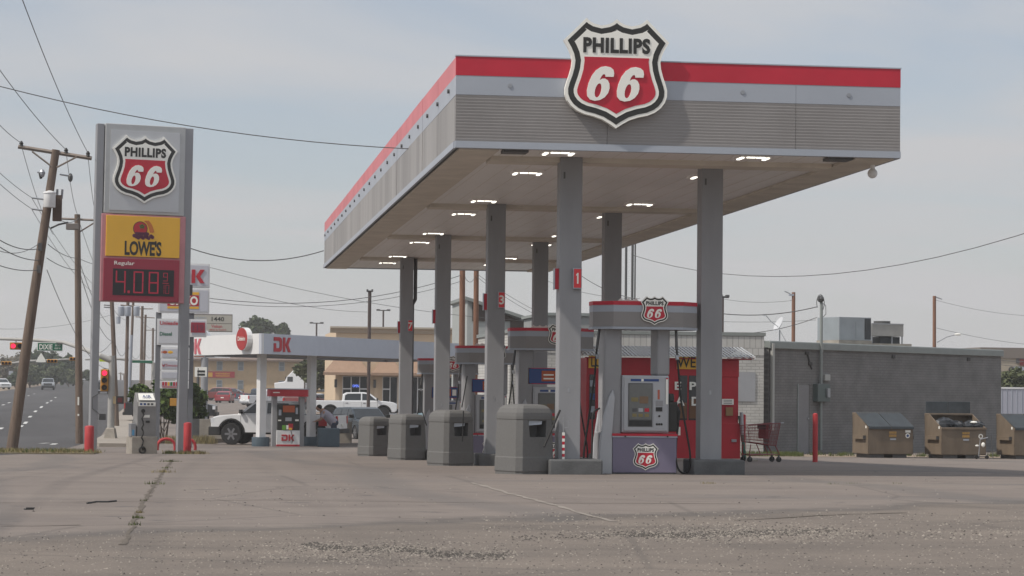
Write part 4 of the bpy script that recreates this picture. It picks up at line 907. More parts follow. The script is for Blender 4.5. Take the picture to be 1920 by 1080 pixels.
for o in (d1, d2, d3): o.scale = (.98, 1, 1.0)
# small junk cart with white bag
p = gp(1838, 71.6); jc = empty('hand_cart', (p.x, 71.6, p.z), label='small broken metal cart with a white bag beside the open dumpster', cat='cart')
q = MB(); q.tube([(-.05, 0, .1), (0, 0, .62), (.25, 0, .68)], .018, M_steel, 6); q.tube([(-.15, 0, .08), (.25, 0, .08)], .016, M_dsteel, 6); q.tube([(.42, 0, .02), (.36, 0, .75)], .012, M_dsteel, 6); q.build('frame', jc)
q = MB(); q.ball((.10, 0, .45), .065, M_cream, 8, (1, .8, 1.2)); q.ball((-.10, 0, .42), .045, M_cream, 8, (1.4, .7, .7)); q.build('white_bag', jc)
for x in (-.12, .22):
    q = MB(); q.tube([(x, -.03, .06), (x, .03, .06)], .06, M_rub, 12); q.build('wheel', jc)

# ------------------------------------------------------------------ shopping cart
p = gp(1428, 59.0); sc = empty('shopping_cart', (p.x, 59.0, p.z), radians(12), label='dark red metal shopping cart standing beside the red kiosk', cat='shopping cart')
M_cart = mat('cart_dark_red', (.18, .03, .035), .5)
q = MB(); r_ = .007
B0 = [(-.45, .52), (.30, .42), (.42, 1.0), (-.50, .93)]    # basket side (x, z): handle at right
for y in (-.24, .24):
    for i in range(4): q.tube([(B0[i][0], y, B0[i][1]), (B0[(i+1) % 4][0], y, B0[(i+1) % 4][1])], .011, M_cart, 5)
    for i in range(1, 20):
        t = i/20; q.tube([(B0[0][0]+(B0[1][0]-B0[0][0])*t, y, B0[0][1]+(B0[1][1]-B0[0][1])*t), (B0[3][0]+(B0[2][0]-B0[3][0])*t, y, B0[3][1]+(B0[2][1]-B0[3][1])*t)], .004, M_cart, 4, False)
    for i in range(1, 6):
        t = i/6; q.tube([(B0[0][0]+(B0[3][0]-B0[0][0])*t, y, B0[0][1]+(B0[3][1]-B0[0][1])*t), (B0[1][0]+(B0[2][0]-B0[1][0])*t, y, B0[1][1]+(B0[2][1]-B0[1][1])*t)], .005, M_cart, 4, False)
for i in range(9):
    y = -.24+i*.06
    q.tube([(-.45, y, .52), (-.50, y, .93)], .004, M_cart, 4, False); q.tube([(.30, y, .42), (.42, y, 1.0)], .005, M_cart, 4, False); q.tube([(-.45, y, .52), (.30, y, .42)], .004, M_cart, 4, False)
q.build('basket', sc)
q = MB()
for y in (-.22, .22):
    q.tube([(-.45, y, .15), (-.40, y, .45)], .012, M_cart, 6); q.tube([(-.42, y, .18), (.42, y, .20), (.38, y, .26), (.28, y, .44)], .014, M_cart, 6); q.tube([(-.05, y, .50), (.08, y, .20)], .012, M_cart, 6)
q.box(-.40, .40, -.2, .2, .19, .205, M_cart); q.build('chassis', sc)
q = MB(); q.tube([(.42, -.26, 1.0), (.50, -.26, 1.01), (.50, .26, 1.01), (.42, .26, 1.0)], .015, M_steel, 8); q.build('handle', sc)
q = MB(); q.box(.02, .10, -.22, .22, .60, .95, M_cart, T(0, 0, 0)); q.box(-.0, .03, -.22, .22, .85, .98, M_trim); q.build('child_seat', sc)
for x in (-.42, .40):
    for y in (-.2, .2):
        q = MB(); q.tube([(x, y-.02, .07), (x, y+.02, .07)], .07, M_rub, 12); q.box(x-.015, x+.015, y-.025, y+.025, .07, .18, M_dsteel); q.build('wheel', sc)
gm2 = MB(); gm = gm2
for i in range(90): tuft(gp(random.uniform(1400, 1505), random.uniform(74.5, 78)), .22, .16, 20, M_gr)
for i in range(40): tuft(gp(random.choice([random.uniform(1700, 1735), random.uniform(1855, 1876), random.uniform(1520, 1600)]), random.uniform(75.5, 79)), .18, .16, 14, M_gr)
tag(gm2.build('wall_grass', fix=False), kind='stuff')
strip('gravel_margin', [(74.0, xg(1400, 74), xg(1890, 74)), (79.5, xg(1400, 79.5), xg(1880, 79.5))], M_dirt, dz=.006)
# small lot litter
M_lit = mat('litter_dark', (.05, .05, .05), .7)
for px, py, L_, lb in ((54, 956, .045, 'small black scrap lying on the lot near the left edge'),):
    p = G(px, py); q = MB(); q.box(-L_, L_, -L_*.5, L_*.5, 0, .012, M_lit, T(rz=.5)); q.box(-L_*.6, L_*1.3, -L_*.2, L_*.3, .012, .022, M_lit, T(rz=.2)); o = q.build('litter'); o.location = p; tag(o, lb, 'litter')
p0, p1 = G(163, 945), G(218, 941); q = MB(); q.tube([p0+Vector((0, 0, .008)), p0.lerp(p1, .3)+Vector((0, .1, .012)), p0.lerp(p1, .7)+Vector((0, -.05, .01)), p1+Vector((0, 0, .01))], .009, M_lit, 5); tag(q.build('cable_scrap'), 'thin dark cable scrap lying on the lot at the left', 'cable')
# ------------------------------------------------------------------ neighbouring filling station
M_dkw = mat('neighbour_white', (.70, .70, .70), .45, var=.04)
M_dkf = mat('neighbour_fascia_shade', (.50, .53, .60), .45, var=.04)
M_dkr = mat('neighbour_red', (.45, .03, .045), .45)
M_teal = mat('bin_blue_grey', (.07, .10, .125), .6, var=.1)
def DKletters(q, x, z, h, m, M, y=-.02, xs=1.0):
    t = h*.24
    def P(pl): q.prism([(x+a*h*xs, z+b*h) for a, b in pl], y, y+.02, m, 'Y', M)
    P([(0, 1), (.72, 1), (.90, .93), (1.0, .75), (1.0, .25), (.90, .07), (.72, 0), (0, 0), (0, .58), (.28, .58), (.28, .25), (.64, .25), (.72, .34), (.72, .66), (.64, .75), (0, .75)])
    P([(1.13, 0), (1.40, 0), (1.40, 1), (1.13, 1)]); P([(1.44, .5), (1.76, 1), (2.08, 1), (1.76, .5), (2.08, 0), (1.76, 0)])
Aq = at(490, 645, 88); Bq = at(868, 655, 103); Dq = at(352, 644, 96)
zt_, zb2 = at(490, 625, 88).z, at(490, 663.5, 88).z
dk = empty('neighbour_canopy', (Aq.x, Aq.y, 0), label='white flat canopy of the neighbouring station with red letters and round red badge', cat='canopy')
def face(q, P0, P1, z0, z1, th, m):
    d = Vector((P1.x-P0.x, P1.y-P0.y, 0)); l = d.length; a = math.atan2(d.y, d.x); M = Matrix.Translation((P0.x-Aq.x, P0.y-Aq.y, 0)) @ Matrix.Rotation(a, 4, 'Z')
    q.box(0, l, -.02, th, z0, z1, m, M); return M, l
Cq = Vector((Bq.x+Dq.x-Aq.x, Bq.y+Dq.y-Aq.y, 0))
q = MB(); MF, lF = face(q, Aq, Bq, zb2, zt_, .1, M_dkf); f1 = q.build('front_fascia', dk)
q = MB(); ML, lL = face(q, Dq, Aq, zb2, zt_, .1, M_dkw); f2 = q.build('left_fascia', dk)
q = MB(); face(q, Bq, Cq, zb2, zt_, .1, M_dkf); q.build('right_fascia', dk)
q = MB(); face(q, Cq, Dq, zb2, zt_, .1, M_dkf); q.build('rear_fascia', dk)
q = MB(); vs = [(p.x-Aq.x, p.y-Aq.y, z) for z in (zb2+.10, zt_-.1) for p in (Aq, Bq, Cq, Dq)]
q.add(vs, [(0, 1, 2, 3), (4, 5, 6, 7), (0, 1, 5, 4), (1, 2, 6, 5), (2, 3, 7, 6), (3, 0, 4, 7)], mat('neighbour_soffit', (.25, .24, .24), .7)); q.build('deck', dk)
def along(px, P0, P1, P=None):
    r = ray(px, 650); dx, dy = P1.x-P0.x, P1.y-P0.y; return (P0.x*r.y-P0.y*r.x)/(r.x*dy-r.y*dx)
l0 = along(512, Aq, Bq)*lF; h_ = (658-630.5)/4400*88.5
q = MB(); DKletters(q, l0, zb2+.10, h_, M_dkr, MF, -.045, 1.12); q.build('lettering', f1)
q = MB(); DKletters(q, along(352, Dq, Aq)*lL, zb2+.05, .62, mat('neighbour_pink', (.52, .12, .15), .5), ML, -.045, 1.35); q.build('lettering', f2)
bd = along(464, Dq, Aq)*lL
q = MB(); zc_ = at(464, 636, 89.5).z; q.prism([(bd+.62*cos(i*.3142), zc_+.44*sin(i*.3142)) for i in range(20)], -.22, -.02, M_dkw, 'Y', ML)
q.prism([(bd-.03+.60*cos(i*.3142), zc_+.425*sin(i*.3142)) for i in range(20)], -.235, -.21, mat('badge_red', (.36, .03, .03), .5), 'Y', ML); q.text('Deleite', .16, M_cream, ML @ T(bd-.02, -.24, zc_+.02), width=.8, bold=.01, ext=.003); q.build('round_badge', dk)
q = MB(); bd2 = along(377, Dq, Aq)*lL; q.prism([(bd2+1.0*cos(i*.3142), zt_-.15+.42*sin(i*.3142)) for i in range(11)], -.01, .08, mat('neighbour_arch', (.36, .38, .42), .5), 'Y', ML); q.build('arch_crest', dk)
for px, Y, w_ in ((490, 90.5, 'left'), (584, 93.5, 'right')):
    p = at(px, 740, Y); q = MB(); q.box(-.14, .14, -.14, .14, 0, zb2-gz(Y)+.1, M_dkw, T(0, 0, 0)); c = q.build('column', dk, bevel=.01); c.location = (p.x-Aq.x, Y-Aq.y, gz(Y)); c.rotation_euler = (0, 0, .5)
    q = MB(); q.lathe([(.34, 0), (.34, .33), (.33, .36), (.05, .36)], M_teal, 18); o = q.build('column_guard', dk, smooth=True); o.location = (p.x-Aq.x, Y-Aq.y, gz(Y))
# its dispenser
p = at(539, 780, 91.5); dd = empty('red_white_dispenser', (p.x, 91.5, gz(91.5)), label='fuel dispenser of the neighbouring station with red top sign and white lettered base', cat='fuel pump', rz=.1)
q = MB(); q.box(-.45, .45, -.3, .3, .04, .62, M_dkw); q.box(-.45, .45, -.305, .3, 0, .08, M_dkr); b = q.build('base_cabinet', dd, bevel=.01)
q = MB(); DKletters(q, -.26, .22, .24, M_dkr, Matrix(), -.32); q.tube([(.1, -.33, .6), (.18, -.34, .3), (.14, -.34, .12)], .014, M_rub, 6); q.build('lettering', b)
q = MB(); q.box(-.43, .43, -.28, .28, .62, 1.62, M_black); q.build('upper_cabinet', dd, bevel=.02)
q = MB(); q.box(-.22, .24, -.30, -.27, 1.32, 1.58, M_orange); q.box(-.38, -.28, -.30, -.28, 1.2, 1.42, M_lgrey); q.box(.28, .36, -.30, -.28, 1.25, 1.5, M_lgrey); q.box(-.12, .12, -.30, -.28, .98, 1.12, M_disp); q.box(-.40, -.28, -.30, -.28, .98, 1.03, M_cream); q.box(.26, .40, -.30, -.28, .98, 1.05, M_cream)
q.box(-.24, -.10, -.31, -.28, .64, .82, mat('flag_green', (.14, .34, .05), .5)); q.box(-.08, 0, -.31, -.28, .66, .82, M_cream); q.box(0, .18, -.31, -.28, .66, .88, M_dkr); q.box(.02, .14, -.315, -.28, .64, .72, M_yel); q.build('front_controls', dd)
for x in (-.56, .50):
    q = MB(); q.box(x-.05, x+.13, -.2, .2, 0, 1.95, M_dispd); q.build('upright', dd)
q = MB(); q.prism([(-.72, -.35), (.72, -.35), (.78, -.2), (.78, .2), (.72, .35), (-.72, .35), (-.78, .2), (-.78, -.2)], 1.93, 2.20, M_dkr, 'Z'); q.box(-.80, .80, -.37, .37, 2.20, 2.24, M_lgrey); q.box(-.62, -.36, -.36, -.35, 2.06, 2.10, M_cream); q.build('top_sign', dd)
for px, wd, ht, lb in ((616, .42, .72, 'wide dark blue-grey bin in front of the leaning person at the white pickup'),):
    p = at(px, 800, 91); q = MB(); q.box(-wd, wd, -.3, .3, 0, ht, M_teal); o = q.build('station_bin', bevel=.03, seg=3); o.location = (p.x, 91, gz(91)); tag(o, lb, 'bin')

# ------------------------------------------------------------------ vehicles
def wheel(parent, x, y, r, rim=M_rim, tyre_w=.26):
    s_ = 1 if y > 0 else -1
    q = MB(); M = T(x, y, r, rx=pi/2)
    q.lathe([(r*.60, -tyre_w/2), (r*.93, -tyre_w/2), (r, -tyre_w*.35), (r, tyre_w*.35), (r*.93, tyre_w/2), (r*.60, tyre_w/2)], M_tyre, 20, M); w_ = q.build('wheel', parent, smooth=True)
    q = MB(); yy = y+s_*(tyre_w/2+.006)
    q.tube([(x, yy-s_*.04, r), (x, yy, r)], r*.62, M_rimd, 18)
    for k in range(6):
        a = k*pi/3; q.add([(x+r*.12*cos(a-1.2), yy+s_*.008, r+r*.12*sin(a-1.2)), (x+r*.60*cos(a-.14), yy+s_*.008, r+r*.60*sin(a-.14)), (x+r*.60*cos(a+.14), yy+s_*.008, r+r*.60*sin(a+.14)), (x+r*.12*cos(a+1.2), yy+s_*.008, r+r*.12*sin(a+1.2))], [(0, 1, 2, 3)], rim)
    q.build('rim', w_, fix=False)
def arch(x, r, z0, n=8): return [(x+r*cos(pi-pi*i/n), z0+r*sin(pi-pi*i/n)) for i in range(n+1)]
def vehicle(kind, name, paint, loc, rz, label, cat, group=None, lift=0.0, wr=.36, rim=M_rim, s=1.0):
    root = empty(name, loc, rz, label=label, cat=cat, group=group); root.scale = (s, s, s)
    if kind == 'pickup':
        L_, W_ = 5.75, 1.98; z0 = .42+lift; xf, xr = 1.93, -1.80; ra = wr+.10
        prof = [(-2.87, z0+.12), (-2.85, z0+.0), (xr-ra, z0)]+arch(xr, ra, z0)+[(xf-ra, z0)]+arch(xf, ra, z0)+[(2.72, z0), (2.87, z0+.15), (2.87, z0+.52), (2.76, z0+.66), (2.5, z0+.73), (1.75, z0+.80), (1.2, z0+.80), (-.95, z0+.80), (-.97, z0+.80), (-2.85, z0+.80)]
        cab = [(1.72, z0+.76), (.95, z0+1.33), (.55, z0+1.40), (-.70, z0+1.38), (-.93, z0+1.25), (-1.0, z0+.78)]
        wins = [[(1.42, z0+.84), (.90, z0+1.26), (.42, z0+1.31), (.42, z0+.84)], [(.32, z0+.84), (.32, z0+1.31), (-.60, z0+1.29), (-.78, z0+1.18), (-.82, z0+.84)]]
        doors = [.37, 1.50, -.86]
    elif kind == 'suv':
        L_, W_ = 4.75, 1.90; z0 = .34+lift; xf, xr = 1.42, -1.40; ra = wr+.08
        prof = [(-2.36, z0+.15), (-2.33, z0), (xr-ra, z0)]+arch(xr, ra, z0)+[(xf-ra, z0)]+arch(xf, ra, z0)+[(2.22, z0), (2.37, z0+.12), (2.36, z0+.42), (2.20, z0+.60), (1.2, z0+.74), (-2.30, z0+.78)]
        cab = [(1.28, z0+.72), (.50, z0+1.26), (.1, z0+1.34), (-1.75, z0+1.30), (-2.05, z0+1.20), (-2.32, z0+.76)]
        wins = [[(1.0, z0+.78), (.46, z0+1.18), (.10, z0+1.24), (.10, z0+.78)], [(.03, z0+.78), (.03, z0+1.24), (-.86, z0+1.23), (-.86, z0+.78)], [(-.94, z0+.78), (-.94, z0+1.22), (-1.72, z0+1.18), (-2.05, z0+.80)]]
        doors = [.06, 1.0, -.90]
    else:
        L_, W_ = 4.65, 1.82; z0 = .26+lift; xf, xr = 1.38, -1.36; ra = wr+.06
        prof = [(-2.32, z0+.2), (-2.28, z0+.02), (xr-ra, z0)]+arch(xr, ra, z0)+[(xf-ra, z0)]+arch(xf, ra, z0)+[(2.2, z0+.02), (2.33, z0+.15), (2.30, z0+.36), (2.1, z0+.48), (1.0, z0+.62), (-1.6, z0+.68), (-2.30, z0+.64)]
        cab = [(1.12, z0+.60), (.25, z0+1.06), (-.15, z0+1.13), (-.95, z0+1.11), (-1.35, z0+1.0), (-1.95, z0+.66)]
        wins = [[(.82, z0+.66), (.20, z0+1.0), (-.12, z0+1.05), (-.12, z0+.66)], [(-.2, z0+.66), (-.2, z0+1.05), (-.92, z0+1.03), (-1.25, z0+.94), (-1.6, z0+.70)]]
        doors = [-.16, .85, -1.05]
    hw_ = W_/2
    q = MB(); q.prism(prof, -hw_, hw_, paint, 'Y'); body = q.build('body', root, bevel=.05, seg=3)
    zb_ = cab[0][1]; zt2 = max(z for _, z in cab)
    def yy(z): return hw_*(.955-.16*max(0, (z-zb_))/(zt2-zb_))
    q = MB(); n = len(cab); vs = [(x, -yy(z), z) for x, z in cab]+[(x, yy(z), z) for x, z in cab]
    q.add(vs, [tuple(range(n)), tuple(range(2*n-1, n-1, -1))]+[(i+n, (i+1) % n+n, (i+1) % n, i) for i in range(n)], paint); cb = q.build('cabin', root, bevel=.04, seg=2)
    for s_ in (-1, 1):
        for wv_ in wins:
            q = MB(); k = len(wv_); q.add([(x, s_*(yy(z)+.012), z) for x, z in wv_]+[(x, s_*(yy(z)-.01), z) for x, z in wv_], [tuple(range(k)), tuple(range(2*k-1, k-1, -1))]+[(i, (i+1) % k, (i+1) % k+k, i+k) for i in range(k)], M_glass); q.build('window', cb)
    def slope(a, b, t0, t1, nm):
        A_ = (a[0]+(b[0]-a[0])*t0, a[1]+(b[1]-a[1])*t0); B_ = (a[0]+(b[0]-a[0])*t1, a[1]+(b[1]-a[1])*t1)
        nx, nz_ = (b[1]-a[1]), -(b[0]-a[0]); ln = math.hypot(nx, nz_); s2 = .012*(1 if (a[0] > 0) == (nx > 0) else -1); ox, oz = nx/ln*s2, abs(nz_/ln*.012)
        q = MB(); ya, yb = yy(A_[1])-.09, yy(B_[1])-.09
        q.add([(A_[0]+ox, -ya, A_[1]+oz), (A_[0]+ox, ya, A_[1]+oz), (B_[0]+ox, yb, B_[1]+oz), (B_[0]+ox, -yb, B_[1]+oz)], [(0, 1, 2, 3)], M_glass); q.build(nm, cb, fix=False)
    slope(cab[0], cab[1], .06, .95, 'windscreen'); slope(cab[-1], cab[-2], .12, .92, 'rear_window')
    if kind == 'pickup':
        q = MB(); q.box(-2.78, -1.08, -.82, .82, z0+.79, z0+.812, M_trim); q.build('bed_liner', root)
    q = MB()
    for s_ in (-1, 1):
        for x in doors: q.box(x-.006, x+.006, s_*hw_-.004, s_*hw_+.004, z0+.10, z0+.74, M_trim)
        for x in doors[:1]+doors[2:]: q.box(x+.12, x+.30, s_*(hw_+.012)-.012, s_*(hw_+.012)+.012, z0+.62, z0+.655, paint if kind != 'pickup' else M_trim)
    q.build('door_seam_and_handle', root)
    for x in (xf, xr):
        for s_ in (-1, 1):
            q = MB(); pl = [(x+(ra+.05)*cos(pi-pi*i/10), z0-.02+(ra+.05)*sin(pi-pi*i/10)) for i in range(11)]+[(x+(ra-.01)*cos(pi*i/10), z0-.02+(ra-.01)*sin(pi*i/10)) for i in range(11)]
            q.prism(pl, s_*hw_-.015, s_*hw_+.02, M_trim if kind == 'pickup' and lift > .05 else paint, 'Y'); q.build('wheel_arch', root)
            wheel(root, x, s_*(hw_-.13), wr, rim)
    fx, rx_ = prof_max = max(x for x, _ in prof), min(x for x, _ in prof)
    q = MB(); q.box(-2.0 if kind != 'pickup' else -2.4, 2.0, -hw_+.25, hw_-.25, z0-.08, z0+.06, M_trim); q.box(xr-ra, xr+ra, -hw_+.30, hw_-.30, z0, z0+.5, M_trim); q.box(xf-ra, xf+ra, -hw_+.3, hw_-.3, z0, z0+.5, M_trim); q.build('underbody', root)
    q = MB(); bm_ = M_trim if kind == 'pickup' else paint
    q.box(fx-(.42 if lift > .1 else .12), fx+.10, -hw_-(.02 if lift > .1 else -.03), hw_+(.02 if lift > .1 else -.03), z0-(.14 if lift > .1 else .02), z0+.24, bm_); q.build('front_bumper', root, bevel=.03)
    q = MB(); q.box(rx_-.12, rx_+.08, -hw_+.05, hw_-.05, z0-.0, z0+.20, M_steel if kind == 'pickup' and lift < .05 else bm_); q.build('rear_bumper', root, bevel=.03)
    q = MB(); gzz = z0+.28; gh = .34 if kind == 'pickup' else .18; q.box(fx-.03, fx+.012, -.62, .62, gzz, gzz+gh, M_trim)
    for i in range(3): q.box(fx, fx+.02, -.6, .6, gzz+.04+i*gh/3, gzz+.055+i*gh/3, M_steel)
    q.build('grille', root)
    for s_ in (-1, 1):
        q = MB(); q.box(fx-.16, fx+.008, min(s_*(hw_+.004), s_*(hw_-.34)), max(s_*(hw_+.004), s_*(hw_-.34)), gzz+gh*.4, gzz+gh, M_head); q.build('headlight', root)
        q = MB(); tz0 = z0+(.42 if kind == 'pickup' else .45); q.box(rx_-.012, rx_+.06, min(s_*(hw_+.006), s_*(hw_-.16)), max(s_*(hw_+.006), s_*(hw_-.16)), tz0, tz0+(.34 if kind == 'pickup' else .24), M_tail); q.build('tail_light', root)
        q = MB(); mxx = cab[0][0]-.22; q.box(mxx-.08, mxx+.04, min(s_*(hw_-.05), s_*(hw_+.20)), max(s_*(hw_-.05), s_*(hw_+.20)), zb_+.06, zb_+.24, M_trim); q.build('mirror', root, bevel=.02)
    q = MB(); q.box(rx_-.02, rx_-.005, -.18, .18, z0+.30, z0+.42, M_cream); q.build('number_plate', root)
    return root
P_white = mat('car_white', (.70, .71, .72), .25, spec=.6); P_black = mat('car_black', (.02, .021, .023), .2, spec=.6); P_red = mat('car_red', (.28, .025, .035), .25, spec=.6)
P_grey = mat('car_blue_grey', (.05, .062, .075), .25, metal=.2); P_navy = mat('car_navy', (.03, .045, .075), .25); P_silver = mat('car_silver', (.36, .38, .40), .28, metal=.4); P_maroon = mat('car_dark_red', (.16, .03, .03), .3)
def V(kind, name, paint, px, Y, rz, label, cat, **k):
    p = gp(px, Y); return vehicle(kind, name, paint, p, rz, label, cat, **k)
V('pickup', 'parked_pickup', P_white, 525, 95.5, pi-.30, 'lifted white pickup refuelling under the white neighbouring canopy, facing left', 'pickup truck', lift=.14, wr=.48, s=.91)
V('pickup', 'parked_pickup', P_white, 668, 166, -.06, 'white crew cab pickup in front of the tan awnings, facing right', 'pickup truck', lift=.06, wr=.41, rim=M_rimd)
V('suv', 'parked_suv', P_grey, 680, 124, -pi/2+.30, 'dark grey suv facing the camera, left of the farthest waste bins', 'car', wr=.36)
V('pickup', 'parked_pickup', P_black, 322, 152, -.10, 'black pickup with a red tail light behind the leafy bush', 'pickup truck', lift=.06, wr=.42, rim=M_rimd)
V('suv', 'parked_suv', P_maroon, 410, 300, 2.7, 'dark red suv parked below the red banner of the tan building', 'car')
V('sedan', 'parked_car', P_red, 422, 282, pi/2-.15, 'bright red hatchback seen from behind, in front of the dark red suv', 'car')
V('sedan', 'parked_car', P_maroon, 440, 310, -.3, 'dark red low car at the right end of the red parked cars', 'car')
V('pickup', 'parked_pickup', P_navy, 492, 258, .5, 'dark blue pickup seen from behind, left of the white semi truck', 'pickup truck', wr=.4)
V('pickup', 'parked_pickup', P_white, 508, 228, .45, 'white pickup behind the left column of the white canopy, tail towards the camera', 'pickup truck', wr=.4)
V('suv', 'parked_suv', P_maroon, 572, 215, 1.0, 'maroon suv half hidden behind the right column of the white canopy', 'car')
V('sedan', 'parked_car', P_navy, 612, 225, .25, 'dark car whose roof shows above the white crew cab pickup', 'car')
V('sedan', 'parked_car', P_white, 640, 262, .1, 'white car far behind the crew cab pickup under the tree', 'car')
V('sedan', 'parked_car', P_white, 585, 240, 3.0, 'white sedan between the red-topped dispenser and the tree', 'car')
V('sedan', 'parked_car', mat('car_teal', (.08, .17, .19), .3), 795, 120, -2.9, 'teal car seen between the third and fourth canopy columns', 'car')
V('suv', 'moving_car', P_white, 2, 375, -1.2, 'white suv on the boulevard at the left edge of the picture', 'car')
V('pickup', 'moving_pickup', P_silver, 90, 372, -pi/2+.05, 'silver pickup driving towards the camera in the middle of the boulevard', 'pickup truck')
V('sedan', 'moving_car', P_white, 83, 560, -pi/2, 'tiny white car far up the boulevard left of the tree trunks', 'car')
V('pickup', 'moving_pickup', P_white, 138, 480, -pi/2+.1, 'far white pickup on the boulevard just left of the second wooden pole', 'pickup truck')
V('sedan', 'moving_car', P_black, 145, 440, -pi/2+.1, 'dark car close to the far white pickup on the boulevard', 'car')
V('pickup', 'moving_pickup', P_black, 194, 340, pi/2-.05, 'black pickup waiting behind the upright red traffic signal', 'pickup truck')
# white semi truck
p = gp(552, 335); tr = empty('semi_truck', p, 2.9, label='white semi truck with a tall sleeper cab parked before the tan building', cat='truck')
q = MB(); q.prism([(-1.8, .9), (2.6, .9), (2.7, 1.9), (1.2, 2.1), (.8, 2.9), (-.2, 3.9), (-1.8, 4.1)], -1.2, 1.2, P_white, 'Y'); q.build('cab', tr, bevel=.12, seg=3)
q = MB(); q.box(1.0, 1.12, -1.0, 1.0, 2.1, 2.8, M_glass); q.build('windscreen', tr); q = MB(); q.box(.0, .8, -1.22, 1.22, 2.1, 2.8, M_glass); q.build('window', tr)
q = MB(); q.box(-8, 2.4, -.5, .5, .7, .95, M_trim); q.build('chassis', tr)
for x in (-7, -5.6, 1.6):
    for y in (-1.05, 1.05): wheel(tr, x, y, .5, M_rim)
q = MB(); q.tube([(-2.0, -.9, 1), (-2.0, -.9, 4.3)], .09, M_steel, 8); q.build('exhaust_stack', tr)

# person bending over beside the pickup bed
M_skin = mat('skin', (.33, .19, .13), .6); M_shirt = mat('shirt_grey', (.33, .31, .36), .85, var=.08); M_jean = mat('jeans', (.05, .06, .09), .85); M_hair = mat('hair_dark', (.02, .016, .013), .8)
def skin(name, pts, edges, rad, m, parent=None, rootv=0):
    me = bpy.data.meshes.new(name); me.from_pydata(pts, edges, []); o = bpy.data.objects.new(name, me); col.objects.link(o); me.materials.append(m)
    md = o.modifiers.new('skin', 'SKIN'); md.use_smooth_shade = True
    if not me.skin_vertices: me.attributes.new('skin', 'FLOAT', 'POINT') if False else None
    sk = me.skin_vertices[0].data if me.skin_vertices else None
    return o, md, sk
def body_mesh(name, chains, m, parent=None):
    q = MB()
    for pts, rs in chains: q.tube(pts, rs, m, 12)
    return q.build(name, parent, smooth=True, ang=80)
pp_ = gp(620, 92.6); pe = empty('person', pp_, 0, label='person in a grey shirt bending forward beside the white pickup bed', cat='person')
def swell(a, b, ra, rb, n=6, mid=1.0): 
    a, b = Vector(a), Vector(b); return [a.lerp(b, i/n) for i in range(n+1)], [ra+(rb-ra)*i/n+(mid-1)*ra*sin(pi*i/n) for i in range(n+1)]
# one continuous figure: remeshed union of tapering limbs
q = MB()
for a, b, ra, rb, md_ in (((.15, 0, .92), (-.10, 0, 1.18), .165, .165, 1.05), ((-.10, 0, 1.18), (-.30, 0, 1.36), .165, .13, 1.05), ((-.30, 0, 1.36), (-.40, 0, 1.44), .06, .055, 1), ((.15, -.1, .92), (.10, -.11, .50), .095, .065, 1.05), ((.10, -.11, .5), (.16, -.11, .08), .062, .042, 1.15), ((.15, .1, .92), (.20, .11, .50), .095, .065, 1.05), ((.20, .11, .5), (.28, .11, .08), .062, .042, 1.15),
                       ((-.26, -.17, 1.33), (-.36, -.22, 1.06), .055, .045, 1.05), ((-.36, -.22, 1.06), (-.56, -.18, .98), .042, .030, 1.05), ((-.26, .17, 1.33), (-.36, .22, 1.06), .055, .045, 1.05), ((-.36, .22, 1.06), (-.56, .18, .98), .042, .03, 1.05), ((.16, -.11, .06), (.02, -.12, .04), .05, .04, 1), ((.28, .11, .06), (.14, .12, .04), .05, .04, 1)):
    p_, r_2 = swell(a, b, ra, rb, 6, md_); q.tube(p_, r_2, M_skin, 12); q.ball(a, ra, M_skin, 10); q.ball(b, rb, M_skin, 10)
q.ball((-.46, 0, 1.50), .105, M_skin, 14, (1.05, .85, 1.15)); q.ball((-.565, 0, 1.47), .02, M_skin, 6)
for s_ in (-1, 1):
    q.ball((-.60, s_*.18, .965), .042, M_skin, 8, (1.1, .9, .6))
    for k in range(4): q.tube([(-.62, s_*(.15+k*.02), .965), (-.68+abs(k-1.5)*.008, s_*(.15+k*.02), .955), (-.70+abs(k-1.5)*.008, s_*(.15+k*.02), .93)], .009, M_skin, 6)
    q.tube([(-.59, s_*.145, .96), (-.63, s_*.12, .945)], .011, M_skin, 6); q.ball((-.46, s_*.09, 1.49), .025, M_skin, 6, (.6, .4, 1))
bo = q.build('body', pe, smooth=True); rm = bo.modifiers.new('remesh', 'REMESH'); rm.mode = 'VOXEL'; rm.voxel_size = .014; rm.use_smooth_shade = True
q = MB(); p_, r_2 = swell((.15, 0, .90), (-.10, 0, 1.18), .19, .185, 6, 1.03); q.tube(p_, r_2, M_shirt, 14); p_, r_2 = swell((-.10, 0, 1.18), (-.33, 0, 1.37), .185, .13, 6, 1.05); q.tube(p_, r_2, M_shirt, 14)
for s_ in (-1, 1): p_, r_2 = swell((-.25, s_*.13, 1.33), (-.34, s_*.21, 1.12), .085, .07, 4, 1); q.tube(p_, r_2, M_shirt, 10)
sh_ = q.build('shirt', pe, smooth=True); rm = sh_.modifiers.new('remesh', 'REMESH'); rm.mode = 'VOXEL'; rm.voxel_size = .016; rm.use_smooth_shade = True
q = MB()
for s_, kx_, fx_ in ((-1, .10, .16), (1, .20, .28)):
    p_, r_2 = swell((.15, s_*.1, .92), (kx_, s_*.11, .5), .115, .085, 6, 1.03); q.tube(p_, r_2, M_jean, 12); p_, r_2 = swell((kx_, s_*.11, .5), (fx_, s_*.11, .1), .083, .07, 4, 1.05); q.tube(p_, r_2, M_jean, 12)
q.ball((.15, 0, .93), .185, M_jean, 12, (1, 1, .8)); tj = q.build('trousers', pe, smooth=True); rm = tj.modifiers.new('remesh', 'REMESH'); rm.mode = 'VOXEL'; rm.voxel_size = .016; rm.use_smooth_shade = True
q = MB(); q.ball((-.435, 0, 1.535), .112, M_hair, 14, (1.0, .9, .95)); q.build('hair', pe, smooth=True)
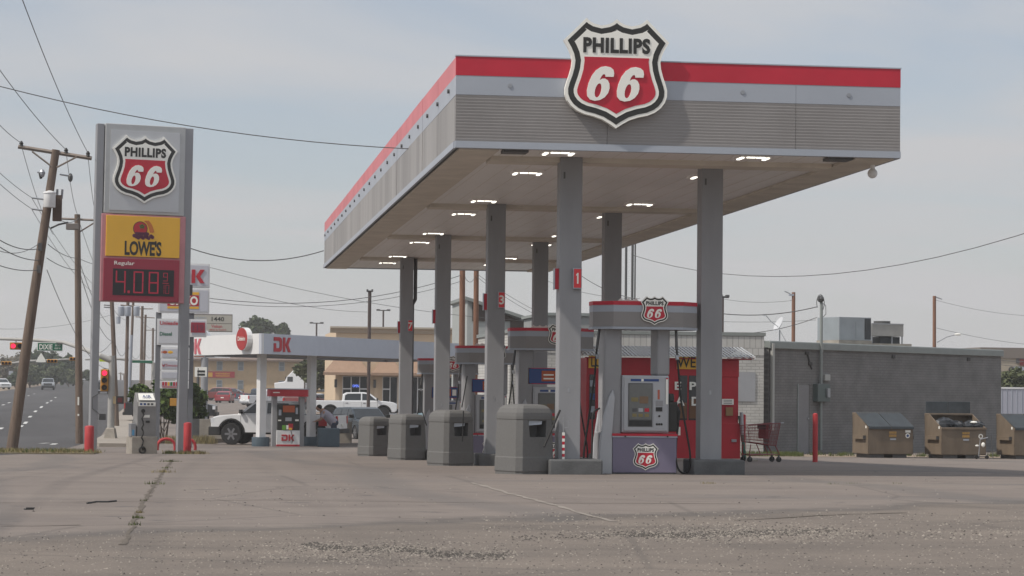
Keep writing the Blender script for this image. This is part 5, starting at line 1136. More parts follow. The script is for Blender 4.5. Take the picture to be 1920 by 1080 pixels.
q = MB(); q.box(-.16, .16, -.12, .12, 0, .30, M_bol); q.tube([(-.1, 0, .30), (-.1, 0, .36), (.08, 0, .36), (.08, 0, .30)], .02, M_bol, 6); q.tube([(.13, 0, .28), (.2, 0, .38)], .03, M_yel, 6)
o = q.build('fuel_can', bevel=.03); o.location = at(605, 799, 93.4); tag(o, 'red plastic fuel can held above the dark bin by the person', 'fuel can')
for (x_, w_, h2, lb) in ((565, .35, .6, 0),): pass

# ------------------------------------------------------------------ neighbour's price pylon
p = gp(326, 86); k = 86/4400; dy_ = empty('neighbour_pylon', (p.x, 86, gz(86)), radians(3), label='white stacked pylon of the neighbouring station with red K and price panels', cat='price sign')
def dx_(px): return (px-326)*k
def dz2(y): return (835-y)*k
q = MB(); q.box(dx_(291), dx_(301), -.12, .12, 0, dz2(585), mat('pylon_dark_grey', (.15, .155, .17), .6)); q.build('post', dy_); q = MB(); q.box(dx_(352), dx_(361), -.12, .12, 0, dz2(585), mat('pylon_dark_grey', (.15, .155, .17), .6)); q.build('post', dy_)
M_pan = mat('panel_pale', (.50, .51, .56), .4, var=.03)
def panel(x0, x1, y0, y1, nm='panel', fm=M_dkw, pmm=M_pan):
    q = MB(); q.box(dx_(x0), dx_(x1), -.2, .2, dz2(y1), dz2(y0), fm); q.box(dx_(x0)+.06, dx_(x1)-.06, -.215, -.19, dz2(y1)+.06, dz2(y0)-.06, pmm); return q.build(nm, dy_)
a = panel(306, 388.5, 494, 538); q = MB(); DKletters(q, dx_(326.5), dz2(530), 25*k, M_dkr, Matrix(), -.24); q.build('lettering', a)
a = panel(294, 388.5, 540, 586); q = MB(); q.box(dx_(311), dx_(369), -.225, -.21, dz2(573), dz2(553), M_dkr); q.box(dx_(311), dx_(369), -.226, -.21, dz2(552), dz2(547), M_yel); q.box(dx_(311), dx_(369), -.226, -.21, dz2(578), dz2(574), M_yel)
q.text('OXXO', 17*k, M_cream, T(dx_(340), -.228, dz2(563)), width=54*k, bold=.04, ext=.003); q.build('lettering', a)
a = panel(353.5, 384, 597, 630); a = panel(293, 353, 597, 645.5, pmm=mat('panel_white2', (.56, .57, .60), .4)); q = MB(); q.text('Unleaded', 7*k, M_dkr, T(dx_(317), -.218, dz2(605)), width=38*k, bold=.02, ext=.003); q.text('Diesel', 7*k, M_green, T(dx_(309), -.218, dz2(625)), width=22*k, bold=.02, ext=.003); q.build('lettering', a)
q = MB(); q.box(dx_(355), dx_(381), -.23, -.21, dz2(622), dz2(603), M_dred); q.text('119', 12*k, mat('dim_led', (.16, .05, .08), .4), T(dx_(368), -.232, dz2(613)), width=20*k, bold=.02, ext=.003); q.build('price_display', a)
a = panel(300, 353, 650, 671); q = MB(); q.ball((dx_(308), -.2, dz2(659)), .11, M_orange, 8, (1.2, .2, .8)); q.ball((dx_(318), -.2, dz2(659)), .11, M_yel, 8, (1.3, .2, .8)); q.ball((dx_(330), -.2, dz2(659)), .08, M_leafg, 8, (1, .2, .8)); q.build('food_picture', a)
a = panel(300, 353, 672.5, 692); q = MB(); q.text('Swoosh', 5*k, M_dkr, T(dx_(323), -.218, dz2(683)), width=26*k, ext=.003); q.prism([(dx_(303), dz2(680)), (dx_(307), dz2(686)), (dx_(309), dz2(680)), (dx_(308), dz2(684)), (dx_(304), dz2(685))], -.225, -.21, M_dkr); q.build('marks', a)
panel(300, 353, 693, 710); a = panel(300, 353, 711, 726); q = MB()
for i in range(6): q.box(dx_(304+i*5), dx_(307.5+i*5), -.222, -.21, dz2(721), dz2(714), (M_dkr, M_dkr, M_yel, M_leafg, M_dkr, M_dkr)[i])
q.box(dx_(304), dx_(333), -.222, -.21, dz2(724), dz2(722.5), M_dkr); q.build('marks', a)
# sign 1440 farther back
p = gp(383, 140); k2 = 140/4400; s4 = empty('plaza_sign', p, 0, label='cream plaza sign with number 1440 on a round grey column', cat='sign')
q = MB(); q.tube([(0, 0, 0), (0, 0, (755-590)*k2)], .22, M_post, 14); q.build('column', s4, smooth=True)
q = MB(); zz = lambda y: (755-y+28)*k2
def z4(y): return at(383, y, 140).z-gz(140)
q.box((355-383)*k2, (433-383)*k2, -.25, .25, z4(622), z4(589), mat('plaza_frame', (.16, .14, .13), .6)); q.box((357-383)*k2, (432-383)*k2, -.27, -.24, z4(606), z4(591), mat('plaza_cream', (.42, .40, .35), .5)); q.box((357-383)*k2, (432-383)*k2, -.27, -.24, z4(621), z4(607), mat('plaza_cream', (.42, .40, .35), .5)); pn = q.build('panel', s4)
q = MB(); q.text('1440', 8*k2, M_black, T((406-383)*k2, -.275, z4(598)), width=23*k2, bold=.01, ext=.004); q.text('BBQ & SUSHI', 3.4*k2, M_dkr, T((406-383)*k2, -.275, z4(618.5)), width=30*k2, ext=.004); q.text('Vekan', 6*k2, M_dkr, T((404-383)*k2, -.275, z4(611.5)), width=20*k2, ext=.004); q.text('NEED', 7*k2, M_lgrey, T((372-383)*k2, -.275, z4(598)), width=26*k2, ext=.004); q.build('lettering', pn)
q = MB(); q.box((361-383)*k2, (430-383)*k2, -.2, .2, z4(671), z4(663), M_dkw); q.box((363-383)*k2, (381-383)*k2, -.22, -.2, z4(669), z4(665), M_orange); q.box((384-383)*k2, (400-383)*k2, -.22, -.2, z4(669), z4(665), M_dsteel); q.build('lower_panel', s4)
p = gp(371, 138); q = MB(); q.tube([(0, 0, 0), (0, 0, z4(690))], .09, M_dsteel, 8); q.box(-.2, .50, -.08, .08, z4(706), z4(688), M_cream); q.box(-.05, .4, -.09, -.08, z4(698), z4(694), M_black); q.box(-.05, .4, -.09, -.08, z4(704), z4(700), M_black); o = q.build('lot_sign'); o.location = p; tag(o, 'small white lettered board on a dark post left of the red banner', 'sign')

# ------------------------------------------------------------------ far buildings
M_tan = brick_mat('tan_brick', (.46, .33, .19), (.50, .36, .21), (.40, .31, .20), .4, .15, var=.08); M_broof = mat('brown_roof', (.17, .12, .095), .8, var=.2, scale=1)
TY = 345; a, b = at(340, 700, TY), at(640, 700, TY); tb = empty('motel_building', ((a.x+b.x)/2, TY, gz(TY)-1.2), label='two-storey tan brick building with brown roof and a red banner', cat='building')
W2 = (b.x-a.x)/2; kt = TY/4400
def tz_(y, px=450): return at(px, y, TY).z-(gz(TY)-1.2)
q = MB(); q.box(-W2, W2, 0, 14, 0, tz_(675), M_tan); q.build('wall', tb)
q = MB(); q.prism([(-.9, tz_(677)), (-.9, tz_(674)), (7, tz_(662)), (14.9, tz_(674)), (14.9, tz_(677))], -W2-.8, W2+.8, M_broof, 'X'); q.build('roof', tb)
for px in (412, 451, 489, 527, 566, 604):
    for y0_, y1_ in ((678, 695), (713, 730)):
        x = (px-490)*kt*1.0; q = MB(); q.box(x-.42, x+.42, -.06, 0, tz_(y1_), tz_(y0_), M_lgrey); w_ = q.build('window', tb); q = MB(); q.box(x-.34, x+.34, -.08, -.06, tz_(y1_-1), tz_(y0_+1), mat('pane_grey', (.16, .18, .19), .2)); q.box(x-.34, x+.34, -.09, -.06, tz_((y0_+y1_)/2+.3), tz_((y0_+y1_)/2-.3), M_lgrey); q.build('pane', w_)
q = MB(); q.box((386-490)*kt, (440-490)*kt, -.12, -.05, tz_(708.5), tz_(697), M_dkr); q.box((388-490)*kt, (399-490)*kt, -.14, -.12, tz_(707), tz_(699), M_yel); q.text('WEDNESDAY', 3.2*kt, M_yel, T((418-490)*kt, -.14, tz_(701)), width=28*kt, bold=.03, ext=.01); q.box((405-490)*kt, (431-490)*kt, -.14, -.12, tz_(706), tz_(704.5), M_yel); q.build('banner', tb)
# awning shops
M_stuc = mat('cream_stucco', (.60, .47, .33), .85, var=.06, scale=.5); M_awn = mat('awning_tan', (.33, .22, .155), .85, var=.08); M_trm = mat('cornice_beige', (.43, .38, .31), .8)
AY = 186; a, b = at(629, 740, AY), at(1010, 740, AY); sb = empty('awning_shops', (a.x, AY, gz(AY)-.05), label='cream stucco shop row with brown sloped awnings and dark shop windows', cat='building'); ka = AY/4400; zA = gz(AY)-.05
def az(y, px=700): return at(px, y, AY).z-zA
def ax(px): return at(px, 740, AY).x-a.x
q = MB(); q.box(0, ax(1010), 0, 16, 0, az(620), M_stuc); q.build('wall', sb)
q = MB(); q.prism([(-.65, az(613)), (-.65, az(616)), (-.35, az(619)), (-.15, az(625)), (.0, az(625)), (.2, az(613))], -.5, ax(1010), M_trm, 'X', T(0, 0, 0)); q.build('cornice', sb)
for i, (x0_, x1_) in enumerate(((604, 690), (693, 752), (755, 812), (815, 866), (869, 930))):
    X0_, X1_ = ax(x0_), ax(x1_); q = MB(); zt3, zl3, zb3 = az(673), az(699), az(704)
    q.add([(X0_+1.0, -.02, zt3), (X1_-.7, -.02, zt3), (X1_, -1.3, zl3), (X0_, -1.3, zl3), (X1_, -1.3, zb3), (X0_, -1.3, zb3), (X1_, -.02, zb3), (X0_+.02, -.02, zb3)], [(0, 1, 2, 3), (3, 2, 4, 5), (1, 6, 4, 2), (0, 3, 5, 7), (7, 5, 4, 6)], M_awn); q.build('awning', sb)
for x0_, x1_ in ((642, 690), (717, 745), (748, 800), (806, 860)):
    q = MB(); q.box(ax(x0_), ax(x1_), -.05, 0, .05, az(706), M_white); w_ = q.build('shopfront', sb); q = MB(); n = max(2, int((x1_-x0_)/16))
    for i in range(n):
        u0, u1 = x0_+(x1_-x0_)*i/n+1, x0_+(x1_-x0_)*(i+1)/n-1
        q.box(ax(u0), ax(u1), -.07, -.05, .15 if i % 2 else 2.1, az(707), M_glass); q.box(ax(u0), ax(u1), -.07, -.05, .15, 2.0, M_glass) if i % 2 == 0 else None
    q.build('pane', w_)
q = MB(); q.text('OPEN', 5*ka, mat('neon_blue', (.1, .15, .7), .4, emit=(.15, .25, 1), estr=1.0), T(ax(666.5), -.10, az(724)), width=12*ka, bold=.02, ext=.01); q.build('open_sign', sb)
for px in (628.5, 701.5):
    q = MB(); x = ax(px+.5); q.box(x-.10, x+.10, -.2, 0, az(727), az(712), M_dsteel); q.build('wall_lamp', sb)
    q = MB(); x = ax(px+6); q.box(ax(px), ax(px+8), -.12, 0, 0, az(700), M_stuc); q.build('pier', sb)
# odd roofed building behind the pumps
M_side = mat('brown_siding', (.085, .07, .062), .8, var=.15, stretch=(6, 1, 1)); M_pale = mat('pale_stucco', (.36, .38, .37), .8, var=.05)
GY = 118; a, b = at(876, 600, GY), at(1014, 600, GY); zG = gz(GY)-.05; gb = empty('sloped_building', (a.x, GY, zG), label='pale building with a steep shed roof and brown siding seen between the canopy columns', cat='building')
q = MB(); hG = lambda px, y: at(px, y, GY).z-zG
wg = b.x-a.x
q.prism([(0, 0), (wg, 0), (wg, hG(1010, 609)), (.15, hG(880, 562)), (0, hG(876, 562))], 0, 7, M_pale, 'Y'); q.build('wall', gb)
q = MB(); q.prism([(.25, hG(880, 602)), (.25, hG(880, 566)), (wg-.2, hG(1005, 613)), (wg-.2, hG(1005, 622)), (2.2, hG(940, 622)), (2.2, hG(940, 602))], -.08, 0, M_side, 'Y'); q.build('siding', gb)
q = MB(); q.prism([(-.15, hG(876, 562)), (-.15, hG(876, 556)), (wg+.2, hG(1014, 606)), (wg+.2, hG(1014, 612))], -.4, 7.3, M_cap, 'Y'); q.build('roof', gb)
HY = 98; a, b = at(1019, 600, HY), at(1113, 600, HY); q = MB(); hh_ = at(1060, 592, HY).z-gz(HY); q.box(0, b.x-a.x, 0, 6, 0, hh_, mat('parapet_grey', (.27, .28, .275), .8, var=.06)); q.box(-.1, b.x-a.x+.1, -.1, 6.1, hh_, hh_+.12, M_cap); o = q.build('grey_block_building'); o.location = (a.x, HY, gz(HY)); tag(o, 'plain grey block building rising above the light brick wall behind the pumps', 'building')
# far right: pale fence, tan building with mural
RY = 108; a = at(1868, 745, RY); b = at(2100, 745, RY); q = MB(); zR = at(1900, 726, RY).z-gz(RY); q.box(0, b.x-a.x, 0, .12, -.2, zR-.08, mat('metal_fence_pale', (.38, .39, .45), .5, var=.06, stretch=(4, 1, .1), scale=2)); q.box(0, b.x-a.x, -.03, .16, zR-.08, zR, M_white)
for i in range(24): q.box(i*.25, i*.25+.03, -.02, 0, -.1, zR-.1, M_lgrey)
o = q.build('metal_fence'); o.location = (a.x, RY, gz(RY)); tag(o, 'pale corrugated metal fence right of the dark brick building', 'fence')
MY = 160; a = at(1840, 700, MY); b = at(2150, 700, MY); zM = gz(MY); mb_ = empty('mural_building', (a.x, MY, zM), label='tan building with a dark mural at the right edge of the picture', cat='building')
q = MB(); hM = at(1900, 652, MY).z-zM; q.box(0, b.x-a.x, 0, 10, 0, hM, mat('tan_block', (.38, .33, .26), .8, var=.06)); q.build('wall', mb_); q = MB(); q.box(-.1, b.x-a.x+.1, -.1, 10, hM-.75, hM, mat('brown_parapet', (.20, .175, .155), .8)); q.build('parapet', mb_)
q = MB(); mx_ = at(1914, 680, MY).x-a.x; mz = at(1914, 684, MY).z-zM; q.box(mx_-.35, mx_+1.2, -.06, 0, mz+.1, mz+.65, M_dsteel); q.box(mx_-.1, mx_+1.0, -.08, -.06, mz-.05, mz+.40, M_maroon if 'M_maroon' in globals() else P_maroon); q.prism([(mx_-.7+.22*cos(i*.52), mz-.35+.22*sin(i*.52)) for i in range(12)], -.08, -.02, M_dsteel); q.box(mx_-.7, mx_+1.2, -.07, -.01, mz-.4, mz-.15, M_lgrey); q.build('mural', mb_)
# ------------------------------------------------------------------ trees
def blob_tree(name, px, Y, ytop, ybase_crown, halfw_px, n, leaf, m, label, trunk=True, lobes=11, cat='tree', group=None, dens=.75, seed=1, gbase=None):
    rnd = random.Random(seed); g0 = gz(Y); k = Y/4400
    base = Vector((at(px, 728, Y).x, Y, g0)); top = at(px, ytop, Y).z-g0; cb = max(.15, at(px, ybase_crown, Y).z-g0); hw = halfw_px*k
    r = empty(name, base, label=label, cat=cat, group=group)
    q = MB(); cz = (top+cb)/2; ch = (top-cb)/2
    L_ = [(0, 0, cz+ch*.1, hw*(.50 if lobes < 15 else .35), ch*(.85 if lobes < 15 else .6))]
    for i in range(lobes):
        a = rnd.random()*6.28; rr = hw*rnd.uniform(.40, .75); zz_ = cz+ch*rnd.uniform(-.60, .50); s_ = rnd.uniform(.24, .46)*(1 if lobes < 15 else .72); L_.append((cos(a)*rr, sin(a)*rr*.8, zz_, hw*s_, ch*s_*1.05))
    wts = [l[3]**2*l[4] for l in L_]
    for i in range(n):
        l = rnd.choices(L_, wts)[0]
        u = Vector((rnd.gauss(0, 1), rnd.gauss(0, 1), rnd.gauss(0, 1))).normalized()*(rnd.random()**.28)*rnd.uniform(.85, 1.1)
        c = Vector((l[0]+u.x*l[3], l[1]+u.y*l[3], l[2]+u.z*l[4]))
        if c.z < .05: continue
        s_ = leaf*rnd.uniform(.5, 1.3); a = Vector((rnd.gauss(0, 1), rnd.gauss(0, 1), rnd.gauss(0, .7))).normalized(); b = a.cross(Vector((rnd.gauss(0, 1), rnd.gauss(0, 1), rnd.gauss(0, 1)))).normalized()
        q.add([c+a*s_, c+b*s_*.55, c-a*s_, c-b*s_*.55], [(0, 1, 2, 3)], m)
    cr = q.build('crown', r, fix=False)
    if trunk:
        q = MB(); tr_ = max(.06, hw*.06) if lobes < 15 else .035
        q.tube([(0, 0, -.1), (tr_*.5, 0, cb*.6), (0, 0, cz)], [tr_, tr_*.75, tr_*.4], M_wood, 7)
        for i in range(4):
            l = L_[1+i % (len(L_)-1)]; q.tube([(0, 0, cb*.7+.1*i), (l[0]*.6, l[1]*.6, (cb+l[2])/2+.1), (l[0], l[1], l[2])], [tr_*.5, tr_*.35, tr_*.12], M_wood, 5)
        if lobes >= 15:
            for i in range(6): q.tube([(rnd.uniform(-.15, .15), rnd.uniform(-.1, .1), 0), (rnd.uniform(-.5, .5)*hw, rnd.uniform(-.3, .3)*hw, cz)], [.03, .015], M_wood, 5)
        q.build('trunk', r)
    return r
LF1 = leaf_mat('foliage_dark', (.032, .052, .026), (.085, .11, .05), .5); LF2 = leaf_mat('foliage_mid', (.055, .072, .035), (.13, .145, .075), .6); LF3 = leaf_mat('foliage_pale_dry', (.12, .11, .08), (.22, .195, .145), .5); LF4 = leaf_mat('foliage_bush', (.03, .055, .015), (.11, .16, .04), 1.2)
TG = 'trees beyond the boulevard'
for i, (px, Y, yt, yb, hwp, n, lf, m, lb) in enumerate([
    (40, 430, 655, 724, 34, 2200, .26, LF3, 'bare pale brushy tree at the left, beyond the boulevard'), (4, 420, 664, 724, 32, 2000, .26, LF3, 'pale brushy tree at the left edge, beyond the boulevard'),
    (70, 440, 650, 724, 26, 2600, .34, LF1, 'dark round tree behind the leaning wooden pole'), (98, 430, 654, 724, 22, 2600, .34, LF1, 'dark green domed tree right behind the street name sign'), (128, 420, 660, 724, 21, 2900, .34, LF1, 'tall dark tree beside the second wooden pole, base hidden by bushes'),
    (55, 400, 680, 724, 32, 2200, .26, LF2, 'olive green bushy tree under the dark round tree'), (102, 405, 684, 724, 30, 2200, .26, LF2, 'olive green bushy tree under the domed tree'), (28, 395, 696, 726, 20, 1400, .22, LF1, 'dark low bush at the shoulder near the white suv'), (145, 400, 688, 724, 20, 1600, .26, LF2, 'mid green bush left of the second wooden pole'),
    (167, 520, 692, 724, 16, 900, .3, LF1, 'small dark far tree between the two left wooden poles'), (12, 480, 668, 724, 34, 1700, .32, LF2, 'green tree behind the pale brush at the left'), (118, 470, 672, 724, 34, 1900, .34, LF1, 'dark green tree in the gap behind the tall dark tree')]):
    blob_tree('roadside_tree', px, Y, yt, yb, hwp, n, lf, m, lb, seed=i+3, group=TG)
blob_tree('dark_tree', 478, 380, 590, 660, 36, 3200, .42, LF1, 'dark green treetop rising behind the white neighbouring canopy', seed=20)
blob_tree('dark_tree', 528, 385, 604, 660, 22, 2000, .42, LF1, 'lower dark treetop right of the big one behind the white canopy', seed=21)
blob_tree('parking_lot_tree', 590, 205, 668, 728, 40, 4200, .22, LF2, 'leafy parking lot tree with a thin trunk beside the awning shops', seed=22)
blob_tree('leafy_bush', 308, 106, 682, 806, 64, 6500, .14, LF4, 'leafy green bush behind the air machine and sign posts', seed=23, lobes=22, cat='bush')
blob_tree('leafy_bush', 364, 109, 712, 798, 38, 2600, .14, LF4, 'smaller leafy bush right of the big one, behind the right sign leg', seed=24, lobes=16, cat='bush')
blob_tree('olive_tree', 1905, 150, 688, 735, 34, 1800, .2, LF2, 'olive green tree behind the pale fence at the right edge', seed=25)
gm3 = MB(); gm = gm3
for i in range(260): tuft(gp(random.uniform(312, 400), random.uniform(97, 104)), .3, .34, 10, M_grd)
for i in range(60): tuft(gp(random.uniform(440, 470), random.uniform(300, 310)), 1.2, .8, 6, M_gr)
tag(gm3.build('dry_grass', fix=False), kind='stuff')
# planter kerb and concrete walls near the bush
q = MB(); a = gp(262, 96); b = gp(640, 112); d = (b-a); l = Vector((d.x, d.y, 0)).length; q.box(0, l, 0, .3, -.4, .16, M_walk); o = q.build('kerb'); o.location = a+Vector((0, 0, .02)); o.rotation_euler = (0, -math.asin((gz(112)-gz(96))/l), math.atan2(d.y, d.x)); tag(o, kind='structure')
p = gp(401, 104); q = MB(); q.box(-.6, .6, 0, .5, 0, 1.0, M_conc); o = q.build('concrete_barrier'); o.location = p; tag(o, 'pale concrete block wall left of the lifted white pickup', 'concrete block')
p = gp(362, 108); q = MB(); q.box(-.55, .8, 0, .5, 0, 1.0, M_concd); o = q.build('concrete_barrier'); o.location = p; tag(o, 'dark grey low wall behind the right pylon leg', 'low wall')
p = gp(646, 104); q = MB(); q.box(-.55, .35, 0, .3, .0, .95, M_conc); o = q.build('concrete_barrier'); o.location = p; tag(o, 'pale concrete block in front of the grey suv', 'concrete block')

# ------------------------------------------------------------------ poles
def wpole(px0, y0, px1, y1, Y, r0, r1, label, m=M_wood, arms=(), Yt=None, name='utility_pole', group='wooden utility poles'):
    Yt = Yt or Y; b_ = gp(px1, Y); t_ = at(px0, y0, Yt); r = empty(name, b_, label=label, cat='utility pole', group=group)
    q = MB(); q.tube([Vector((0, 0, -.3)), (t_-b_)*.5, t_-b_], [r0, (r0+r1)/2, r1], m, 12); q.build('post', r, smooth=True)
    for (xa, ya, xb, yb, th) in arms:
        A_, B_ = at(xa, ya, Yt)-b_, at(xb, yb, Yt)-b_; q = MB(); q.tube([A_, B_], th, mat('crossarm_grey_wood', (.24, .20, .17), .85, var=.15), 4); q.build('crossarm', r)
    return r, b_
p1_, b1 = wpole(105, 281, 22, 853, 76, .185, .125, 'big leaning wooden pole with a white transformer at the far left', arms=((34, 275, 172, 297, .065),))
q = MB()
for a_, b_ in (((60, 284), (98, 313)), ((144, 294), (106, 314))): q.tube([at(*a_, 75.9)-b1, at(*b_, 75.9)-b1], .03, mat('crossarm_grey_wood', (.24, .20, .17), .85), 5)
q.build('brace', p1_)
for x_, y_ in ((40, 270), (124, 283), (165, 289)):
    q = MB(); c = at(x_, y_, 76)-b1; q.lathe([(.03, -.10), (.07, -.06), (.05, -.02), (.07, .02), (.04, .07), (.02, .10)], M_trim, 8, Matrix.Translation(c)); q.build('insulator', p1_)
q = MB(); c = at(93, 375, 75.7)-b1; q.lathe([(.18, -.24), (.19, -.22), (.19, .20), (.21, .21), (.20, .25), (.05, .30)], M_white, 16, Matrix.Translation(c)); q.build('transformer', p1_, smooth=True)
q = MB(); c = at(107, 390, 76.1)-b1; q.box(c.x-.13, c.x+.15, c.y-.2, c.y+.1, c.z-.42, c.z+.40, mat('rusty_box', (.10, .065, .05), .8, var=.2)); q.tube([c+Vector((0, 0, .4)), c+Vector((0, 0, .6))], .04, M_steel, 6); q.tube([c+Vector((.14, 0, .3)), c+Vector((.16, 0, .6))], .04, M_steel, 6); q.build('regulator_box', p1_)
q = MB(); 
for (xa, ya, xb, yb) in ((60, 371, 84, 374), (60, 392, 84, 395), (85, 325, 70, 323), (112, 327, 130, 330)): q.tube([at(xa, ya, 76)-b1, at(xb, yb, 76)-b1], .03, M_steel, 6)
q.ball(at(79, 325, 76)-b1, .09, M_steel, 8, (1, 1, 1.6)); q.ball(at(132, 333, 76)-b1, .08, M_dsteel, 8, (1, 1, 1.8)); q.tube([at(75, 325, 76)-b1, at(77, 335, 76)-b1], .05, M_trim, 6); q.build('cutout_switches', p1_)
q = MB(); q.tube([at(95, 428, 76)-b1, at(110, 421, 75.9)-b1, at(128, 417, 75.8)-b1], .035, M_dsteel, 6); c = at(136, 425, 75.8)-b1; q.box(c.x-.20, c.x+.20, c.y-.12, c.y+.12, c.z-.10, c.z+.10, mat('lamp_head_grey', (.20, .18, .165), .6)); q.build('street_lamp_head', p1_, bevel=.03)
q = MB()
for x_, y_ in ((75, 463), (73, 505)): c = at(x_, y_, 75.8)-b1; q.box(c.x-.06, c.x+.06, c.y-.1, c.y, c.z-.12, c.z+.12, M_dsteel)
q.build('terminal_box', p1_)
p2_, b2 = wpole(145, 402, 151, 838, 95, .155, .115, 'straight wooden pole between the leaning pole and the left pylon leg', arms=((116, 410, 184, 413, .045),))
q = MB(); q.tube([at(146, 437, 95)-b2, at(178, 417, 95)-b2], .03, M_wood, 5); q.build('brace', p2_)
q = MB(); c = at(147, 752, 94.8)-b2; q.box(c.x-.03, c.x+.03, c.y-.05, c.y, c.z-.16, c.z+.16, M_cream); c = at(147, 778, 94.8)-b2; q.box(c.x-.03, c.x+.03, c.y-.05, c.y, c.z-.04, c.z+.04, M_cream); q.build('paper_tag', p2_)
defs = [((209, 548, 221, 799, 140, .15, .12), 'wooden pole right behind the signal post, leaning left at the top', ()),
        ((240, 560, 236, 776, 166, .14, .11), 'wooden pole with grey transformers, second right of the signal post', ((226, 572, 262, 575, .05),)),
        ((250, 562, 242, 774, 170, .10, .09), 'thin pole with a pale conduit directly beside the transformer pole', ()),
        ((267, 574, 264, 740, 215, .15, .12), 'wooden pole with one crossarm near the white pylon panels', ((255, 579, 287, 579, .05),)),
        ((273, 590, 268, 738, 232, .14, .11), 'wooden pole close behind the pole with one crossarm', ((254, 594, 290, 596, .05),)),
        ((287, 615, 286, 728, 285, .15, .12), 'farthest wooden pole, just left of the white stacked pylon', ((272, 619, 294, 619, .05),)),
        ((868, 380, 866, 700, 97, .135, .11), 'brown wooden pole left of its twin, seen under the canopy', ()),
        ((894, 380, 892, 700, 98, .125, .10), 'brown wooden pole right of its twin, beside the sloped roof', ()),
        ((1488, 548, 1487, 700, 120, .11, .095), 'brown wooden pole rising behind the dark brick roof near the satellite dish', ()),
        ((1752, 555, 1752, 700, 120, .10, .09), 'brown wooden pole rising behind the right part of the dark brick roof', ())]
for i, (a_, lb, ar) in enumerate(defs):
    r, b_ = wpole(*a_, label=lb, arms=ar, m=M_woodr if i >= 6 else M_wood)
    if i == 1:
        for px_ in (227, 239.5, 256):
            q = MB(); c = at(px_, 583, 165.6)-b_; q.lathe([(.20, -.36), (.22, -.30), (.22, .28), (.16, .34)], M_lgrey, 12, Matrix.Translation(c)); q.build('transformer', r, smooth=True)
    if i == 0:
        q = MB(); c = at(222, 600, 139.8)-b_; q.lathe([(.12, -.22), (.13, .20)], M_lgrey, 10, Matrix.Translation(c)); q.build('transformer', r)
        q = MB()
        for y_ in (572, 576): q.tube([at(195, y_, 139.8)-b_, at(209, y_+1, 140)-b_], .03, M_dsteel, 5)
        q.build('bracket', r)
    if i == 2:
        q = MB(); q.tube([at(246.5, 628, 169)-b_, at(240, 774, 169)-b_], .11, M_lgrey, 8); q.build('conduit', r)
    if i == 8:
        q = MB(); q.tube([at(1488, 555, 120)-b_, at(1478, 549, 120)-b_, at(1471, 546, 120)-b_], .03, M_steel, 6); q.box(*[v for v in ((at(1484, 553, 120)-b_).x-.12, (at(1484, 553, 120)-b_).x+.12, -.1, .1, (at(1484, 553, 120)-b_).z-.05, (at(1484, 553, 120)-b_).z+.05)], M_lgrey); q.build('lamp_arm', r)
    if i == 9:
        q = MB(); q.tube([at(1757, 642, 120)-b_, at(1775, 632, 120)-b_, at(1790, 628, 120)-b_], .025, M_steel, 6); c = at(1796, 627, 120)-b_; q.ball(c, .18, M_cream, 10, (1.1, .6, .35)); q.tube([at(1752, 556, 120)-b_, at(1766, 561, 120)-b_], .03, M_steel, 5); q.build('lamp_arm', r)
def lamp_post(px, ytop, ybot, Y, r, label, arms=((-9, 9),), name='parking_lamp'):
    b_ = gp(px, Y); t_ = at(px, ytop, Y); k = Y/4400; o = empty(name, b_, label=label, cat='lamp post', group='parking lot lamp posts'); h = t_.z-b_.z
    q = MB(); q.tube([(0, 0, -.1), (0, 0, h)], r, mat('lamp_brown', (.07, .05, .045), .6), 8); q.build('post', o)
    q = MB(); 
    for a, b in arms:
        q.box(a*k, b*k, -.06, .06, h-.05, h+.05, M_dsteel); q.box(a*k, a*k+.5*abs(a)*k, -.15, .15, h-.0, h+.12, M_dsteel); q.box(b*k-.5*abs(b)*k, b*k, -.15, .15, h-.0, h+.12, M_dsteel)
    q.build('lamp_head', o)
lamp_post(691, 546, 776, 150, .11, 'tall brown lamp post in front of the awning shops, right of the tree', ((-6, 6),))
lamp_post(717, 582, 760, 240, .09, 'lamp post with two flat heads above the shop cornice', ((-13, 13),)); lamp_post(592, 606, 760, 250, .09, 'lamp post with two flat heads above the white canopy edge', ((-13, 13),))
lamp_post(571, 668, 745, 235, .07, 'thin dark lamp post in front of the tan building', ((-3, 3),))
lamp_post(1354, 557, 700, 125, .07, 'lamp post half hidden behind the right canopy column', ((-2, 12),))
for px, yt, lb in ((1172, 455, 'thin grey metal pole right behind the canopy, left of a pair'), (1184, 452, 'thin grey metal pole, middle one right behind the canopy'), (1189, 452, 'thinnest grey metal pole behind the canopy, right of the pair')):
    b_ = gp(px, 92); q = MB(); q.tube([(0, 0, 0), (0, 0, at(px, yt-60, 92).z-b_.z)], .05 if px < 1188 else .03, M_dsteel, 8); o = q.build('metal_pole', smooth=True); o.location = b_; tag(o, lb, 'pole')

